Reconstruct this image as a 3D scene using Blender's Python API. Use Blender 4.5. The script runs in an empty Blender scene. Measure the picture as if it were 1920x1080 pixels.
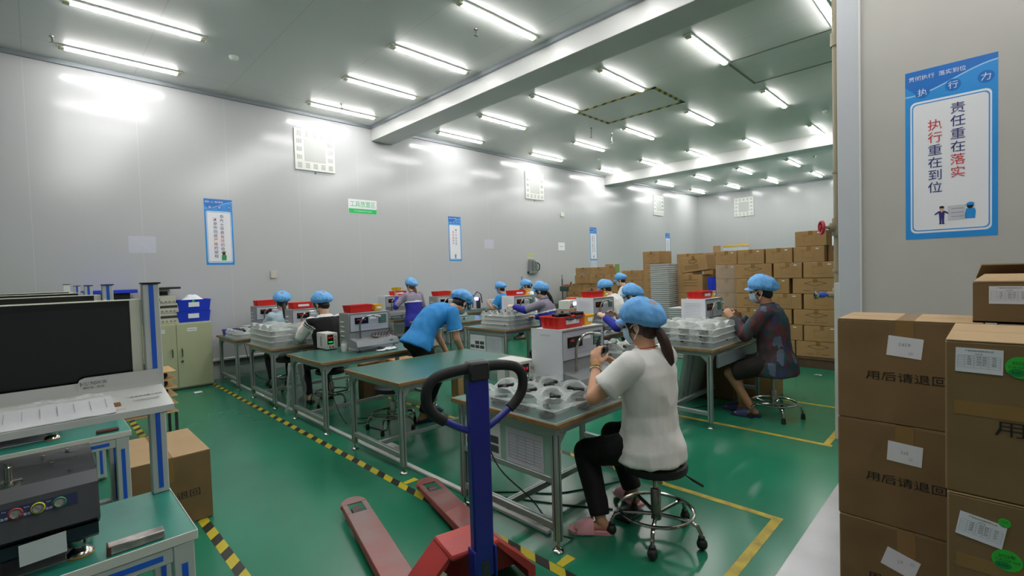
import bpy, bmesh, math, random
from mathutils import Vector, Matrix, noise
random.seed(7)
R_=math.radians; PI=math.pi
sc=bpy.context.scene
COL=sc.collection
# ---------------------------------------------------------------- camera
cam_d=bpy.data.cameras.new('camera'); cam=bpy.data.objects.new('camera',cam_d); COL.objects.link(cam); sc.camera=cam
cam_d.sensor_width=36.0; cam_d.sensor_fit='HORIZONTAL'; cam_d.lens=36.0*895.6/1920.0; cam_d.clip_start=0.05; cam_d.clip_end=100
_y,_p,_r=R_(45.093),R_(1.809),R_(-1.7473)
_F=Vector((-math.sin(_y)*math.cos(_p),math.cos(_y)*math.cos(_p),-math.sin(_p)))
_R0=Vector((math.cos(_y),math.sin(_y),0)); _U0=_R0.cross(_F)
_Rt=math.cos(_r)*_R0+math.sin(_r)*_U0; _Up=-math.sin(_r)*_R0+math.cos(_r)*_U0
cam.matrix_world=Matrix(((_Rt.x,_Up.x,-_F.x,0),(_Rt.y,_Up.y,-_F.y,0),(_Rt.z,_Up.z,-_F.z,1.6),(0,0,0,1)))
# ---------------------------------------------------------------- world, exposure
w=bpy.data.worlds.new('world'); sc.world=w; w.use_nodes=True
w.node_tree.nodes['Background'].inputs[0].default_value=(0.8,0.85,0.9,1); w.node_tree.nodes['Background'].inputs[1].default_value=0.05
sc.view_settings.view_transform='Standard'; sc.view_settings.look='None'; sc.view_settings.gamma=1.0
sc.view_settings.use_curve_mapping=False; sc.view_settings.exposure=1.75
TUBE=15.0      # emission strength of the ceiling tubes
# ---------------------------------------------------------------- materials
def lin(h):
    h=h.lstrip('#'); o=[]
    for i in (0,2,4):
        c=int(h[i:i+2],16)/255; o.append(c/12.92 if c<=.04045 else ((c+.055)/1.055)**2.4)
    return (*o,1)
MATS={}
def mat(name,hexc,rough=.5,metal=0,spec=.5,var=0,vs=6,bump=0,bs=40,emit=0,coat=0,col2=None,stretch=None):
    if name in MATS: return MATS[name]
    m=bpy.data.materials.new(name); m.use_nodes=True; nt=m.node_tree; b=nt.nodes['Principled BSDF']
    b.inputs['Base Color'].default_value=lin(hexc); b.inputs['Roughness'].default_value=rough; b.inputs['Metallic'].default_value=metal
    b.inputs['Specular IOR Level'].default_value=spec; b.inputs['Coat Weight'].default_value=coat; b.inputs['Coat Roughness'].default_value=.1
    if emit: b.inputs['Emission Color'].default_value=lin(hexc); b.inputs['Emission Strength'].default_value=emit
    if var or bump:
        tc=nt.nodes.new('ShaderNodeTexCoord'); src=tc.outputs['Object']
        if stretch:
            mp=nt.nodes.new('ShaderNodeMapping'); mp.inputs['Scale'].default_value=stretch; nt.links.new(src,mp.inputs[0]); src=mp.outputs[0]
    if var:
        n=nt.nodes.new('ShaderNodeTexNoise'); n.inputs['Scale'].default_value=vs; n.inputs['Detail'].default_value=5; nt.links.new(src,n.inputs['Vector'])
        mx=nt.nodes.new('ShaderNodeMix'); mx.data_type='RGBA'
        c=lin(hexc); c2=lin(col2) if col2 else tuple(max(0,v*(1-var)) for v in c[:3])+(1,)
        mx.inputs[6].default_value=c; mx.inputs[7].default_value=c2
        rp=nt.nodes.new('ShaderNodeMapRange'); rp.inputs[1].default_value=.35; rp.inputs[2].default_value=.7
        nt.links.new(n.outputs['Fac'],rp.inputs[0]); nt.links.new(rp.outputs[0],mx.inputs[0]); nt.links.new(mx.outputs[2],b.inputs['Base Color'])
    if bump:
        n2=nt.nodes.new('ShaderNodeTexNoise'); n2.inputs['Scale'].default_value=bs; n2.inputs['Detail'].default_value=4; nt.links.new(src,n2.inputs['Vector'])
        bp=nt.nodes.new('ShaderNodeBump'); bp.inputs['Strength'].default_value=bump; bp.inputs['Distance'].default_value=.01
        nt.links.new(n2.outputs['Fac'],bp.inputs['Height']); nt.links.new(bp.outputs[0],b.inputs['Normal'])
    MATS[name]=m; return m
def clear_plastic(name,tint,alpha,rough=.12):
    m=bpy.data.materials.new(name); m.use_nodes=True; nt=m.node_tree; nt.nodes.clear()
    out=nt.nodes.new('ShaderNodeOutputMaterial'); tr=nt.nodes.new('ShaderNodeBsdfTransparent'); gl=nt.nodes.new('ShaderNodeBsdfPrincipled')
    gl.inputs['Base Color'].default_value=lin(tint); gl.inputs['Roughness'].default_value=rough; gl.inputs['Specular IOR Level'].default_value=.7
    lw=nt.nodes.new('ShaderNodeLayerWeight'); lw.inputs[0].default_value=.35
    mr=nt.nodes.new('ShaderNodeMapRange'); mr.inputs[3].default_value=alpha; mr.inputs[4].default_value=min(1,alpha+.55)
    mx=nt.nodes.new('ShaderNodeMixShader'); nt.links.new(lw.outputs['Facing'],mr.inputs[0]); nt.links.new(mr.outputs[0],mx.inputs[0])
    nt.links.new(tr.outputs[0],mx.inputs[1]); nt.links.new(gl.outputs[0],mx.inputs[2]); nt.links.new(mx.outputs[0],out.inputs[0]); MATS[name]=m; return m
ALU=mat('aluminium','#a9b0ae',.34,.75,var=.15,vs=3)
ALUP=mat('aluminium_profile','#a9b3b0',.38,.55,var=.1,vs=3)
CHROME=mat('chrome','#b5b2ab',.16,1,var=.25,vs=8)
STEELD=mat('dark_steel','#4a4b4d',.4,.6)
GREENTOP=mat('green_laminate','#3d7268',.28,var=.12,vs=2.5,bump=.03,bs=60)
GREENTOP2=mat('teal_laminate','#2f8f7d',.35,var=.18,vs=7)
WOODEDGE=mat('wood_edge','#a07a4c',.5,var=.35,vs=20)
WHITEP=mat('white_powdercoat','#e6e8e2',.4)
GREYP=mat('grey_powdercoat','#96999a',.38,.25,var=.08,vs=4)
PANELG=mat('panel_grey','#9c9fa0',.4,.2)
BLACKP=mat('black_plastic','#15161a',.45)
RUBBER=mat('black_rubber','#1a1a1b',.7)
BLACKM=mat('black_gloss','#0b0c0d',.12)
RED=mat('red_plastic','#e02a22',.4)
YEL=mat('yellow_plastic','#f5c32a',.4)
BLUEP=mat('blue_plastic','#1f3fd0',.4)
BLUES=mat('blue_strip','#1d5fd6',.45)
CARD=mat('cardboard','#866a45',.8,var=.16,vs=5,bump=.04,bs=90)
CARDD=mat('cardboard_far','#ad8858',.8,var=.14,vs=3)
CARDT=mat('cardboard_light','#b3966f',.8,var=.1,vs=5)
TAPE=mat('packing_tape','#94713f',.25,spec=.6)
INK=mat('ink','#1c1a18',.7); INKB=mat('ink_brown','#4b3a26',.8); INKN=mat('ink_navy','#2d2a78',.6); INKR=mat('ink_red','#d02c36',.6)
PAPER=mat('paper','#eeeef4',.6,var=.05,vs=4); PAPERL=mat('paper_lines','#9a9cae',.7); PAPERG=mat('paper_grey','#cfd2da',.55,var=.1,vs=9)
POSTB=mat('poster_blue','#2f97e6',.3); POSTD=mat('poster_deep_blue','#1c74cd',.3); POSTW=mat('poster_white','#f1f1f6',.3); POSTL=mat('poster_light_blue','#9fd2fa',.3)
SIGNG=mat('sign_green','#25c667',.35); STICKG=mat('sticker_green','#35c33c',.4); STICKD=mat('sticker_dark_green','#129146',.4)
CAPB=mat('cap_blue','#6fb3f2',.75,bump=.25,bs=45,var=.1,vs=9)
MASKM=mat('mask_blue','#a9cbe2',.7,bump=.1,bs=60); LOOP=mat('mask_loop','#f2f2f2',.7)
SKIN=mat('skin','#d6a17f',.5,var=.1,vs=9); SKIN2=mat('skin_tan','#bd8b68',.5,var=.1,vs=9); SKIN3=mat('skin_fair','#dfb497',.5,var=.08,vs=9)
HAIR=mat('hair_black','#141011',.45,bump=.4,bs=120,stretch=(1,1,.08)); HAIRB=mat('hair_brown','#3a2218',.45,bump=.4,bs=120,stretch=(1,1,.08)); HAIRC=mat('hair_chestnut','#6d4127',.45,bump=.4,bs=120,stretch=(1,1,.08))
TEE=mat('white_cotton','#e9e8e5',.8,bump=.12,bs=30,var=.03,vs=5); BLKC=mat('black_cloth','#0e0e10',.85,bump=.1,bs=30)
POLO=mat('blue_polo','#2f8fd8',.75,bump=.12,bs=30,var=.06,vs=6); LTBL=mat('pale_blue_cloth','#b9cfe0',.8,bump=.12,bs=30,var=.06,vs=6)
UNIB=mat('uniform_blue','#2c2fa6',.75,bump=.12,bs=30,var=.08,vs=6); UNIG=mat('uniform_grey','#938a9d',.8,bump=.12,bs=30,var=.05,vs=6); WHITEC=mat('white_trim','#f0f0f2',.7)
SHORT=mat('dark_shorts','#25211e',.85); PINK=mat('pink_rubber','#e3a3ab',.5); NAVY=mat('navy_rubber','#232a55',.55); GOLD=mat('gold','#c99a35',.3,.9)
SILV=mat('silver','#d8d4cf',.25,.9); REDCORD=mat('red_cord','#b0241f',.6)
LEDR=mat('led_red','#e0141c',.4,emit=.55); LEDG=mat('led_green','#12e858',.4,emit=.8); LEDP=mat('led_violet','#8f7bff',.4,emit=2.0)
PTRED=mat('pallet_red','#c23a37',.42,var=1,vs=5,col2='#a33333',bump=.05,bs=30)
PTWORN=mat('pallet_red_worn','#8b7674',.36,.2,var=1,vs=2.4,col2='#98544f',bump=.05,bs=30)
PTBLUE=mat('pallet_blue','#20298c',.35,var=.1,vs=5)
OLIVE=mat('cabinet_olive','#b4b895',.5,var=.05,vs=3); BEIGEI=mat('instrument_beige','#c9c7b6',.5); PALEB=mat('device_white','#d7d6cf',.45)
DARKM=mat('machine_dark_grey','#55565a',.42,.45,var=.15,vs=4,bump=.03,bs=120); NAVYM=mat('machine_navy','#1d2634',.4)
SCREEN=mat('screen_black','#0c0e0f',.06,spec=.6); CREAM=mat('cream_panel','#dcdccb',.45); GRAYSH=mat('grey_panel','#c4c6c3',.4)
PIPEM=mat('pipe_pvc','#9b9178',.5,var=.08,vs=4); VRED=mat('valve_red','#b31f31',.4); FBLUE=mat('faucet_blue','#2f5fd0',.4)
PLY=mat('plywood','#c9a36e',.6,var=.15,vs=6); PLYL=mat('lamp_end_cap','#d8d5b4',.5)
TRAYM=clear_plastic('tray_clear','#e3e8e8',.13); TRAYM2=clear_plastic('tray_milky','#d5dad8',.27); FILM=clear_plastic('stretch_film','#ffffff',.13,.1)
BAGM=clear_plastic('bag_clear','#eef0f4',.13,.1)
HAZY=mat('hazard_yellow','#d6c22c',.5,var=.25,vs=9); HAZB=mat('hazard_black','#26241c',.55,var=.2,vs=9)
def stripes(name,scale,c1='#cdbb2a',c2='#25231c',ax=(1,1)):
    m=mat(name,c1,.5); nt=m.node_tree; b=nt.nodes['Principled BSDF']
    tc=nt.nodes.new('ShaderNodeTexCoord'); sp=nt.nodes.new('ShaderNodeSeparateXYZ'); nt.links.new(tc.outputs['Object'],sp.inputs[0])
    a=nt.nodes.new('ShaderNodeMath'); a.operation='MULTIPLY_ADD'; a.inputs[1].default_value=ax[1]; nt.links.new(sp.outputs[1],a.inputs[0])
    a0=nt.nodes.new('ShaderNodeMath'); a0.operation='MULTIPLY'; a0.inputs[1].default_value=ax[0]; nt.links.new(sp.outputs[0],a0.inputs[0]); nt.links.new(a0.outputs[0],a.inputs[2])
    s=nt.nodes.new('ShaderNodeMath'); s.operation='MULTIPLY'; s.inputs[1].default_value=scale; nt.links.new(a.outputs[0],s.inputs[0])
    f=nt.nodes.new('ShaderNodeMath'); f.operation='FRACT'; nt.links.new(s.outputs[0],f.inputs[0])
    g=nt.nodes.new('ShaderNodeMath'); g.operation='GREATER_THAN'; g.inputs[1].default_value=.52; nt.links.new(f.outputs[0],g.inputs[0])
    nz=nt.nodes.new('ShaderNodeTexNoise'); nz.inputs['Scale'].default_value=8
    wr=nt.nodes.new('ShaderNodeMix'); wr.data_type='RGBA'; wr.inputs[6].default_value=lin(c1); wr.inputs[7].default_value=tuple(v*.75 for v in lin(c1)[:3])+(1,); nt.links.new(nz.outputs['Fac'],wr.inputs[0])
    mx=nt.nodes.new('ShaderNodeMix'); mx.data_type='RGBA'; mx.inputs[7].default_value=lin(c2); nt.links.new(wr.outputs[2],mx.inputs[6])
    nt.links.new(g.outputs[0],mx.inputs[0]); nt.links.new(mx.outputs[2],b.inputs['Base Color']); return m
HAZ=stripes('hazard_stripe',4.6)
HAZC=stripes('hazard_stripe_ceiling',5.0,c1='#c9b53c',c2='#26251c')
# ---------------------------------------------------------------- mesh helpers
def frame(d,up=(0,0,1)):
    d=Vector(d).normalized(); u=Vector(up)
    if abs(d.dot(u))>.98: u=Vector((1,0,0))
    s=u.cross(d).normalized(); return s,d.cross(s),d      # side, up', dir
class MB:
    def __init__(s): s.v=[]; s.f=[]; s.m=[]; s.mats=[]; s.cur=0
    def mt(s,m):
        if m not in s.mats: s.mats.append(m)
        s.cur=s.mats.index(m); return s
    def add(s,vs,fs):
        o=len(s.v); s.v+=[tuple(p) for p in vs]; s.f+=[[i+o for i in f] for f in fs]; s.m+=[s.cur]*len(fs); return s
    def box(s,c,size,b=0,M=None):
        hx,hy,hz=[q/2 for q in size]; vs=[]; fs=[]
        if b<=0:
            vs=[Vector((x*hx,y*hy,z*hz)) for x in(-1,1) for y in(-1,1) for z in(-1,1)]
            fs=[[0,1,3,2],[4,6,7,5],[0,4,5,1],[2,3,7,6],[0,2,6,4],[1,5,7,3]]
        else:
            b=min(b,hx*.9,hy*.9,hz*.9); idx={}
            for x in(-1,1):
                for y in(-1,1):
                    for z in(-1,1):
                        for a in range(3):
                            e=[hx-b,hy-b,hz-b]; e[a]+=b; idx[x,y,z,a]=len(vs); vs.append(Vector((x*e[0],y*e[1],z*e[2])))
            def q(*k): fs.append([idx[i] for i in k])
            for g in(-1,1):
                q((g,-1,-1,0),(g,1,-1,0),(g,1,1,0),(g,-1,1,0)); q((-1,g,-1,1),(-1,g,1,1),(1,g,1,1),(1,g,-1,1)); q((-1,-1,g,2),(1,-1,g,2),(1,1,g,2),(-1,1,g,2))
                for h in(-1,1):
                    q((g,h,-1,0),(g,h,1,0),(g,h,1,1),(g,h,-1,1)); q((g,-1,h,0),(g,1,h,0),(g,1,h,2),(g,-1,h,2)); q((-1,g,h,1),(1,g,h,1),(1,g,h,2),(-1,g,h,2))
            for x in(-1,1):
                for y in(-1,1):
                    for z in(-1,1): q((x,y,z,0),(x,y,z,1),(x,y,z,2))
        c=Vector(c)
        if M is not None: vs=[M@p for p in vs]
        return s.add([p+c for p in vs],fs)
    def b2(s,x0,x1,y0,y1,z0,z1,b=0): return s.box(((x0+x1)/2,(y0+y1)/2,(z0+z1)/2),(abs(x1-x0),abs(y1-y0),abs(z1-z0)),b)
    def cyl(s,p0,p1,r0,r1=None,n=16,caps=True):
        r1=r0 if r1 is None else r1; p0=Vector(p0);p1=Vector(p1); a,u,d=frame(p1-p0); vs=[];fs=[]
        for p,r in((p0,r0),(p1,r1)):
            for k in range(n): t=2*PI*k/n; vs.append(p+a*math.cos(t)*r+u*math.sin(t)*r)
        for k in range(n): fs.append([k,(k+1)%n,n+(k+1)%n,n+k])
        if caps: fs+= [list(range(n))[::-1],list(range(n,2*n))]
        return s.add(vs,fs)
    def lathe(s,prof,o=(0,0,0),axis=(0,0,1),n=24,scale=(1,1)):
        o=Vector(o); a,u,d=frame(axis); vs=[];fs=[]
        for r,h in prof:
            for k in range(n): t=2*PI*k/n; vs.append(o+a*math.cos(t)*r*scale[0]+u*math.sin(t)*r*scale[1]+d*h)
        for i in range(len(prof)-1):
            for k in range(n): fs.append([i*n+k,i*n+(k+1)%n,(i+1)*n+(k+1)%n,(i+1)*n+k])
        if prof[0][0]>1e-6: fs.append(list(range(n))[::-1])
        if prof[-1][0]>1e-6: fs.append([(len(prof)-1)*n+k for k in range(n)])
        return s.add(vs,fs)
    def tube(s,pts,r,n=8,closed=False,caps=True):
        P=[Vector(p) for p in pts]; N=len(P); rs=r if isinstance(r,(list,tuple)) else [r]*N; vs=[];fs=[]
        T=[]
        for i in range(N):
            a=P[(i-1)%N] if closed or i>0 else P[i]; b=P[(i+1)%N] if closed or i<N-1 else P[i]; T.append((b-a).normalized())
        a,u,d=frame(T[0])
        for i in range(N):
            if i>0:
                a=(a-T[i]*a.dot(T[i])); a=a.normalized() if a.length>1e-6 else frame(T[i])[0]
            u=T[i].cross(a)
            for k in range(n): t=2*PI*k/n; vs.append(P[i]+a*math.cos(t)*rs[i]+u*math.sin(t)*rs[i])
        for i in range(N if closed else N-1):
            j=(i+1)%N
            for k in range(n): fs.append([i*n+k,i*n+(k+1)%n,j*n+(k+1)%n,j*n+k])
        if caps and not closed: fs+=[list(range(n))[::-1],[(N-1)*n+k for k in range(n)]]
        return s.add(vs,fs)
    def ball(s,c,r,n=16,m=10,M=None):
        r=(r,r,r) if not isinstance(r,(tuple,list)) else r; vs=[];fs=[]; c=Vector(c)
        for i in range(1,m):
            p=PI*i/m
            for k in range(n): t=2*PI*k/n; vs.append(Vector((r[0]*math.sin(p)*math.cos(t),r[1]*math.sin(p)*math.sin(t),r[2]*math.cos(p))))
        vs+= [Vector((0,0,r[2])),Vector((0,0,-r[2]))]; top=len(vs)-2
        for i in range(m-2):
            for k in range(n): fs.append([i*n+k,(i+1)*n+k,(i+1)*n+(k+1)%n,i*n+(k+1)%n])
        for k in range(n): fs.append([top,k,(k+1)%n]); fs.append([top+1,(m-2)*n+(k+1)%n,(m-2)*n+k])
        if M is not None: vs=[M@p for p in vs]
        return s.add([p+c for p in vs],fs)
    def cap(s,p0,p1,r0,r1=None,n=12):          # closed tapered capsule
        r1=r0 if r1 is None else r1; p0=Vector(p0);p1=Vector(p1); d=(p1-p0); L=d.length
        if L<1e-5: return s.ball(p0,r0,n,8)
        pr=[(0,-r0)]+[(r0*math.sin(a),-r0*math.cos(a)) for a in(.5,1.05)]+[(r0,0),(r1,L)]+[(r1*math.cos(a),L+r1*math.sin(a)) for a in(.52,1.05)]+[(0,L+r1)]
        pr[0]=(1e-5,-r0); pr[-1]=(1e-5,L+r1); return s.lathe(pr,p0,d,n)
    def loft(s,secs,n=20):                      # secs: (center, side*rx vec, fwd*ry vec)
        vs=[];fs=[]
        for c,a,b in secs:
            for k in range(n):
                t=2*PI*k/n; vs.append(Vector(c)+Vector(a)*math.cos(t)+Vector(b)*math.sin(t))
        N=len(secs)
        for i in range(N-1):
            for k in range(n): fs.append([i*n+k,i*n+(k+1)%n,(i+1)*n+(k+1)%n,(i+1)*n+k])
        fs+=[list(range(n))[::-1],[(N-1)*n+k for k in range(n)]]
        return s.add(vs,fs)
    def prism(s,poly,o,u,v,h):                  # polygon in (u,v) plane at o, extruded by vector h
        o=Vector(o);u=Vector(u);v=Vector(v);h=Vector(h); n=len(poly)
        vs=[o+u*a+v*b for a,b in poly]+[o+u*a+v*b+h for a,b in poly]
        fs=[list(range(n))[::-1],list(range(n,2*n))]+[[k,(k+1)%n,n+(k+1)%n,n+k] for k in range(n)]
        return s.add(vs,fs)
    def poly(s,poly,o,u,v):
        o=Vector(o);u=Vector(u);v=Vector(v); return s.add([o+u*a+v*b for a,b in poly],[list(range(len(poly)))])
    def rect(s,o,u,v,w,h): return s.poly([(-w/2,-h/2),(w/2,-h/2),(w/2,h/2),(-w/2,h/2)],o,u,v)
    def text(s,body,o,u,v,size,width=None):     # centred lettering on the (u,v) plane
        vs,fs,wd,ht=glyphs(body); k=size; kx=size if width is None else width/max(wd,1e-3)
        o=Vector(o);u=Vector(u);v=Vector(v)
        return s.add([o+u*(x*kx)+v*(y*k) for x,y in vs],fs)
    def build(s,name,m=None,parent=None,smooth=True,loc=None,ang=40):
        me=bpy.data.meshes.new(name); me.from_pydata(s.v,[],s.f)
        if m is not None:
            if not s.mats: s.mats=[m]
        for q in s.mats: me.materials.append(q)
        if len(s.mats)>1: me.polygons.foreach_set('material_index',s.m)
        bm=bmesh.new(); bm.from_mesh(me); bmesh.ops.recalc_face_normals(bm,faces=bm.faces) if len(s.f)>1 else None; bm.to_mesh(me); bm.free()
        if smooth:
            me.polygons.foreach_set('use_smooth',[True]*len(me.polygons)); me.set_sharp_from_angle(angle=R_(ang))
        o=bpy.data.objects.new(name,me); COL.objects.link(o)
        if parent: o.parent=parent
        if loc: o.location=loc
        return o
_G={}
def glyphs(body):
    if body in _G: return _G[body]
    c=bpy.data.curves.new('lettering','FONT'); c.body=body; c.size=1; c.resolution_u=1; c.align_x='CENTER'; c.align_y='CENTER'
    o=bpy.data.objects.new('lettering',c); COL.objects.link(o); dg=bpy.context.evaluated_depsgraph_get()
    me=bpy.data.meshes.new_from_object(o.evaluated_get(dg)); vs=[(p.co.x,p.co.y) for p in me.vertices]; fs=[list(p.vertices) for p in me.polygons]
    bpy.data.objects.remove(o); bpy.data.curves.remove(c); bpy.data.meshes.remove(me)
    xs=[p[0] for p in vs] or [0]; ys=[p[1] for p in vs] or [0]; cx=(max(xs)+min(xs))/2; cy=(max(ys)+min(ys))/2
    vs=[(x-cx,y-cy) for x,y in vs]; _G[body]=(vs,fs,max(xs)-min(xs),max(ys)-min(ys)); return _G[body]
def tag(o,label=None,cat=None,group=None,kind=None):
    if label: o['label']=label
    if cat: o['category']=cat
    if group: o['group']=group
    if kind: o['kind']=kind
    return o
def thing(name,label,cat,loc=(0,0,0),rz=0,group=None):
    o=bpy.data.objects.new(name,None); o.empty_display_size=.1; COL.objects.link(o); o.location=loc; o.rotation_euler=(0,0,rz)
    return tag(o,label,cat,group)
def struct(name,mb,m=None,smooth=False): o=mb.build(name,m,None,smooth); o['kind']='structure'; return o
def dup(o,loc=None,rz=None,label=None,group=None,parent=None):
    c=o.copy(); COL.objects.link(c)
    if parent: c.parent=parent
    for ch in o.children: dup(ch,parent=c)
    if loc is not None: c.location=loc
    if rz is not None: c.rotation_euler=(0,0,rz)
    if label: c['label']=label
    if group: c['group']=group
    return c
def rrect(w,h,r,n=5):
    o=[]
    for cx,cy,a in((w/2-r,h/2-r,0),(-w/2+r,h/2-r,PI/2),(-w/2+r,-h/2+r,PI),(w/2-r,-h/2+r,1.5*PI)):
        for k in range(n+1): t=a+PI/2*k/n; o.append((cx+r*math.cos(t),cy+r*math.sin(t)))
    return o
def ring_strip(mb,pa,pb,o,u,v):                 # flat strip between two outlines with equal counts
    n=len(pa); o=Vector(o);u=Vector(u);v=Vector(v)
    mb.add([o+u*a+v*b for a,b in pa]+[o+u*a+v*b for a,b in pb],[[k,(k+1)%n,n+(k+1)%n,n+k] for k in range(n)])
X_,Y_,Z_=Vector((1,0,0)),Vector((0,1,0)),Vector((0,0,1))
# ================================================================= SETTING
CZ=4.69; WX=-9.0; FY=20.55
def panel_mat(name,hexc,rough,axis_a,pa,axis_b,pb,wline=.006,dark=.8,coat=0,spec=.5):
    m=mat(name,hexc,rough,spec=spec,coat=coat); nt=m.node_tree; b=nt.nodes['Principled BSDF']
    tc=nt.nodes.new('ShaderNodeTexCoord'); sp=nt.nodes.new('ShaderNodeSeparateXYZ'); nt.links.new(tc.outputs['Object'],sp.inputs[0])
    prev=None
    for ax,p in((axis_a,pa),(axis_b,pb)):
        if not p: continue
        d=nt.nodes.new('ShaderNodeMath'); d.operation='DIVIDE'; d.inputs[1].default_value=p; nt.links.new(sp.outputs[ax],d.inputs[0])
        f=nt.nodes.new('ShaderNodeMath'); f.operation='FRACT'; nt.links.new(d.outputs[0],f.inputs[0])
        l=nt.nodes.new('ShaderNodeMath'); l.operation='LESS_THAN'; l.inputs[1].default_value=wline/p; nt.links.new(f.outputs[0],l.inputs[0])
        if prev is None: prev=l
        else:
            a=nt.nodes.new('ShaderNodeMath'); a.operation='MAXIMUM'; nt.links.new(prev.outputs[0],a.inputs[0]); nt.links.new(l.outputs[0],a.inputs[1]); prev=a
    mx=nt.nodes.new('ShaderNodeMix'); mx.data_type='RGBA'; c=lin(hexc); mx.inputs[6].default_value=c; mx.inputs[7].default_value=tuple(min(1,v*dark) for v in c[:3])+(1,)
    nt.links.new(prev.outputs[0],mx.inputs[0]); nt.links.new(mx.outputs[2],b.inputs['Base Color'])
    nz=nt.nodes.new('ShaderNodeTexNoise'); nz.inputs['Scale'].default_value=.9; nz.inputs['Detail'].default_value=1
    bp=nt.nodes.new('ShaderNodeBump'); bp.inputs['Strength'].default_value=.03; bp.inputs['Distance'].default_value=.05; nt.links.new(nz.outputs['Fac'],bp.inputs['Height']); nt.links.new(bp.outputs[0],b.inputs['Normal'])
    return m
WALLM=panel_mat('wall_panel','#c0c1c3',.17,1,1.17,0,1.17,.008,1.12)
CEILM=panel_mat('ceiling_panel','#dfe0dd',.42,0,4.2,1,1.16,.012,.86)
BEAMM=mat('beam_panel','#c9cac8',.36)
FLOORM=mat('floor_epoxy','#258060',.3,spec=.5,var=.22,vs=.8,bump=.03,bs=1.4)
def _floorwear():
    nt=FLOORM.node_tree; b=nt.nodes['Principled BSDF']
    n=nt.nodes.new('ShaderNodeTexNoise'); n.inputs['Scale'].default_value=2.2; n.inputs['Detail'].default_value=6
    mr=nt.nodes.new('ShaderNodeMapRange'); mr.inputs[1].default_value=.3; mr.inputs[2].default_value=.7; mr.inputs[3].default_value=.17; mr.inputs[4].default_value=.34
    nt.links.new(n.outputs['Fac'],mr.inputs[0]); nt.links.new(mr.outputs[0],b.inputs['Roughness'])
_floorwear()
struct('floor',MB().b2(-9.2,4.2,-4.2,20.8,-.1,0),FLOORM)
struct('ceiling',MB().b2(-9.2,4.2,-4.2,20.8,CZ,CZ+.1),CEILM)
struct('wall_left',MB().b2(-9.15,WX,-4.2,20.75,0,CZ),WALLM)
struct('wall_far',MB().b2(WX,4.2,FY,FY+.15,0,CZ),WALLM)
struct('wall_right',MB().b2(4.0,4.15,-4.1,FY,0,CZ),WALLM)
struct('wall_back',MB().b2(WX,4.0,-4.2,-4.05,0,CZ),WALLM)
struct('wall_partition',MB().b2(-.785,4.0,5.02,5.17,0,CZ),mat('partition_panel','#c1beb8',.38,var=.05,vs=2,bump=.05,bs=2))
mb=MB().b2(-.945,-.785,5.0,5.19,0,CZ,.004); struct('trim_1',mb,mat('jamb_white','#c3c6cc',.4))
struct('trim_2',MB().b2(-.79,-.778,4.995,5.02,0,CZ),mat('edge_strip','#d9dad8',.35))
struct('trim_3',MB().b2(-1.0,-.955,5.1,5.2,0,1.42),mat('conduit_white','#cfd0cb',.4))
for i,(y0,y1) in enumerate(((5.02,5.5),(13.41,13.93))):
    struct('trim_%d'%(4+i),MB().b2(WX,-.79 if i==0 else 4.0,y0,y1,4.395,CZ,.004),BEAMM)
COV=mat('coving_aluminium','#9aa0a6',.35,.5)
def coving(x0,x1,y0,y1):
    return MB().b2(x0,x1,y0,y1,CZ-.055,CZ)
struct('trim_6',coving(WX,WX+.05,-4,5.02),COV); struct('trim_7',coving(WX,WX+.05,5.5,13.41),COV); struct('trim_8',coving(WX,WX+.05,13.93,FY),COV)
struct('trim_9',coving(WX,4,4.97,5.02),COV); struct('trim_10',coving(WX,4,FY-.05,FY),COV); struct('trim_11',MB().b2(WX,WX+.03,FY-.03,FY,0,CZ-.06),mat('corner_strip','#c9cacb',.35))
struct('baseboard_left',MB().b2(WX,WX+.05,1.95,16,.30,.335,.004),mat('tray_rail','#d5d6d2',.35,.2))
struct('trim_12',MB().b2(WX,WX+.03,1.95,16,.24,.298),mat('rail_dark_band','#5f625f',.5))  # dark grey band just below the rail
# ceiling hatches
def hatch(name,x0,x1,y0,y1,m,wd,label):
    mb=MB()
    for a in((x0,x1,y0,y0+wd),(x0,x1,y1-wd,y1),(x0,x0+wd,y0,y1),(x1-wd,x1,y0,y1)): mb.b2(*a,CZ-.004,CZ-.0005)
    return tag(mb.build(name,m,None,False),label,'ceiling marking')
hatch('ceiling_tape',-5.73,-4.03,7.6,8.73,HAZC,.07,'black and yellow striped tape rectangle marking a panel on the ceiling')
hatch('ceiling_joint',-2.85,-1.2,7.57,8.8,mat('sealant','#83847e',.6),.04,'grey sealed rectangular hatch joint on the ceiling near the wall end')
# floor plate by the cartons
mb=MB().b2(-.78,3.0,.6,4.99,.0005,.006,.001)
tag(mb.build('floor_plate',mat('floor_plate_metal','#b9b9bd',.3,.7,var=.15,vs=3,bump=.15,bs=6)),'shiny metal sheet covering the floor under the stacked cartons','floor plate')
# floor tapes
def ftape(name,x0,x1,y0,y1,m,label,z=.0015):
    return tag(MB().b2(x0,x1,y0,y1,.0003,z).build(name,m,None,False),label,'floor tape')
ftape('hazard_tape',-8.9,-.9,1.885,1.945,HAZ,'long black and yellow hazard tape in front of the first row of tables')
ftape('hazard_tape',-8.4,-1.6,.70,.76,HAZ,'black and yellow hazard tape running past the carton beside the aging benches')
ftape('hazard_tape',-6.4,-1.72,3.22,3.27,HAZ,'black and yellow hazard tape under the far ends of the first table row')
YT=mat('yellow_tape','#c2ac26',.5,var=.3,vs=12,col2='#8f7d2a')
ftape('floor_line',-1.72,-.92,3.215,3.265,YT,'yellow line behind the near stool reaching the corner by the watermark')
ftape('floor_line',-.975,-.92,1.2,3.214,YT,'yellow line running towards the camera beside the metal floor plate')
ftape('floor_line',-2.5,-.98,4.845,4.895,YT,'yellow line in front of the stool of the man in the patterned shirt')
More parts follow.
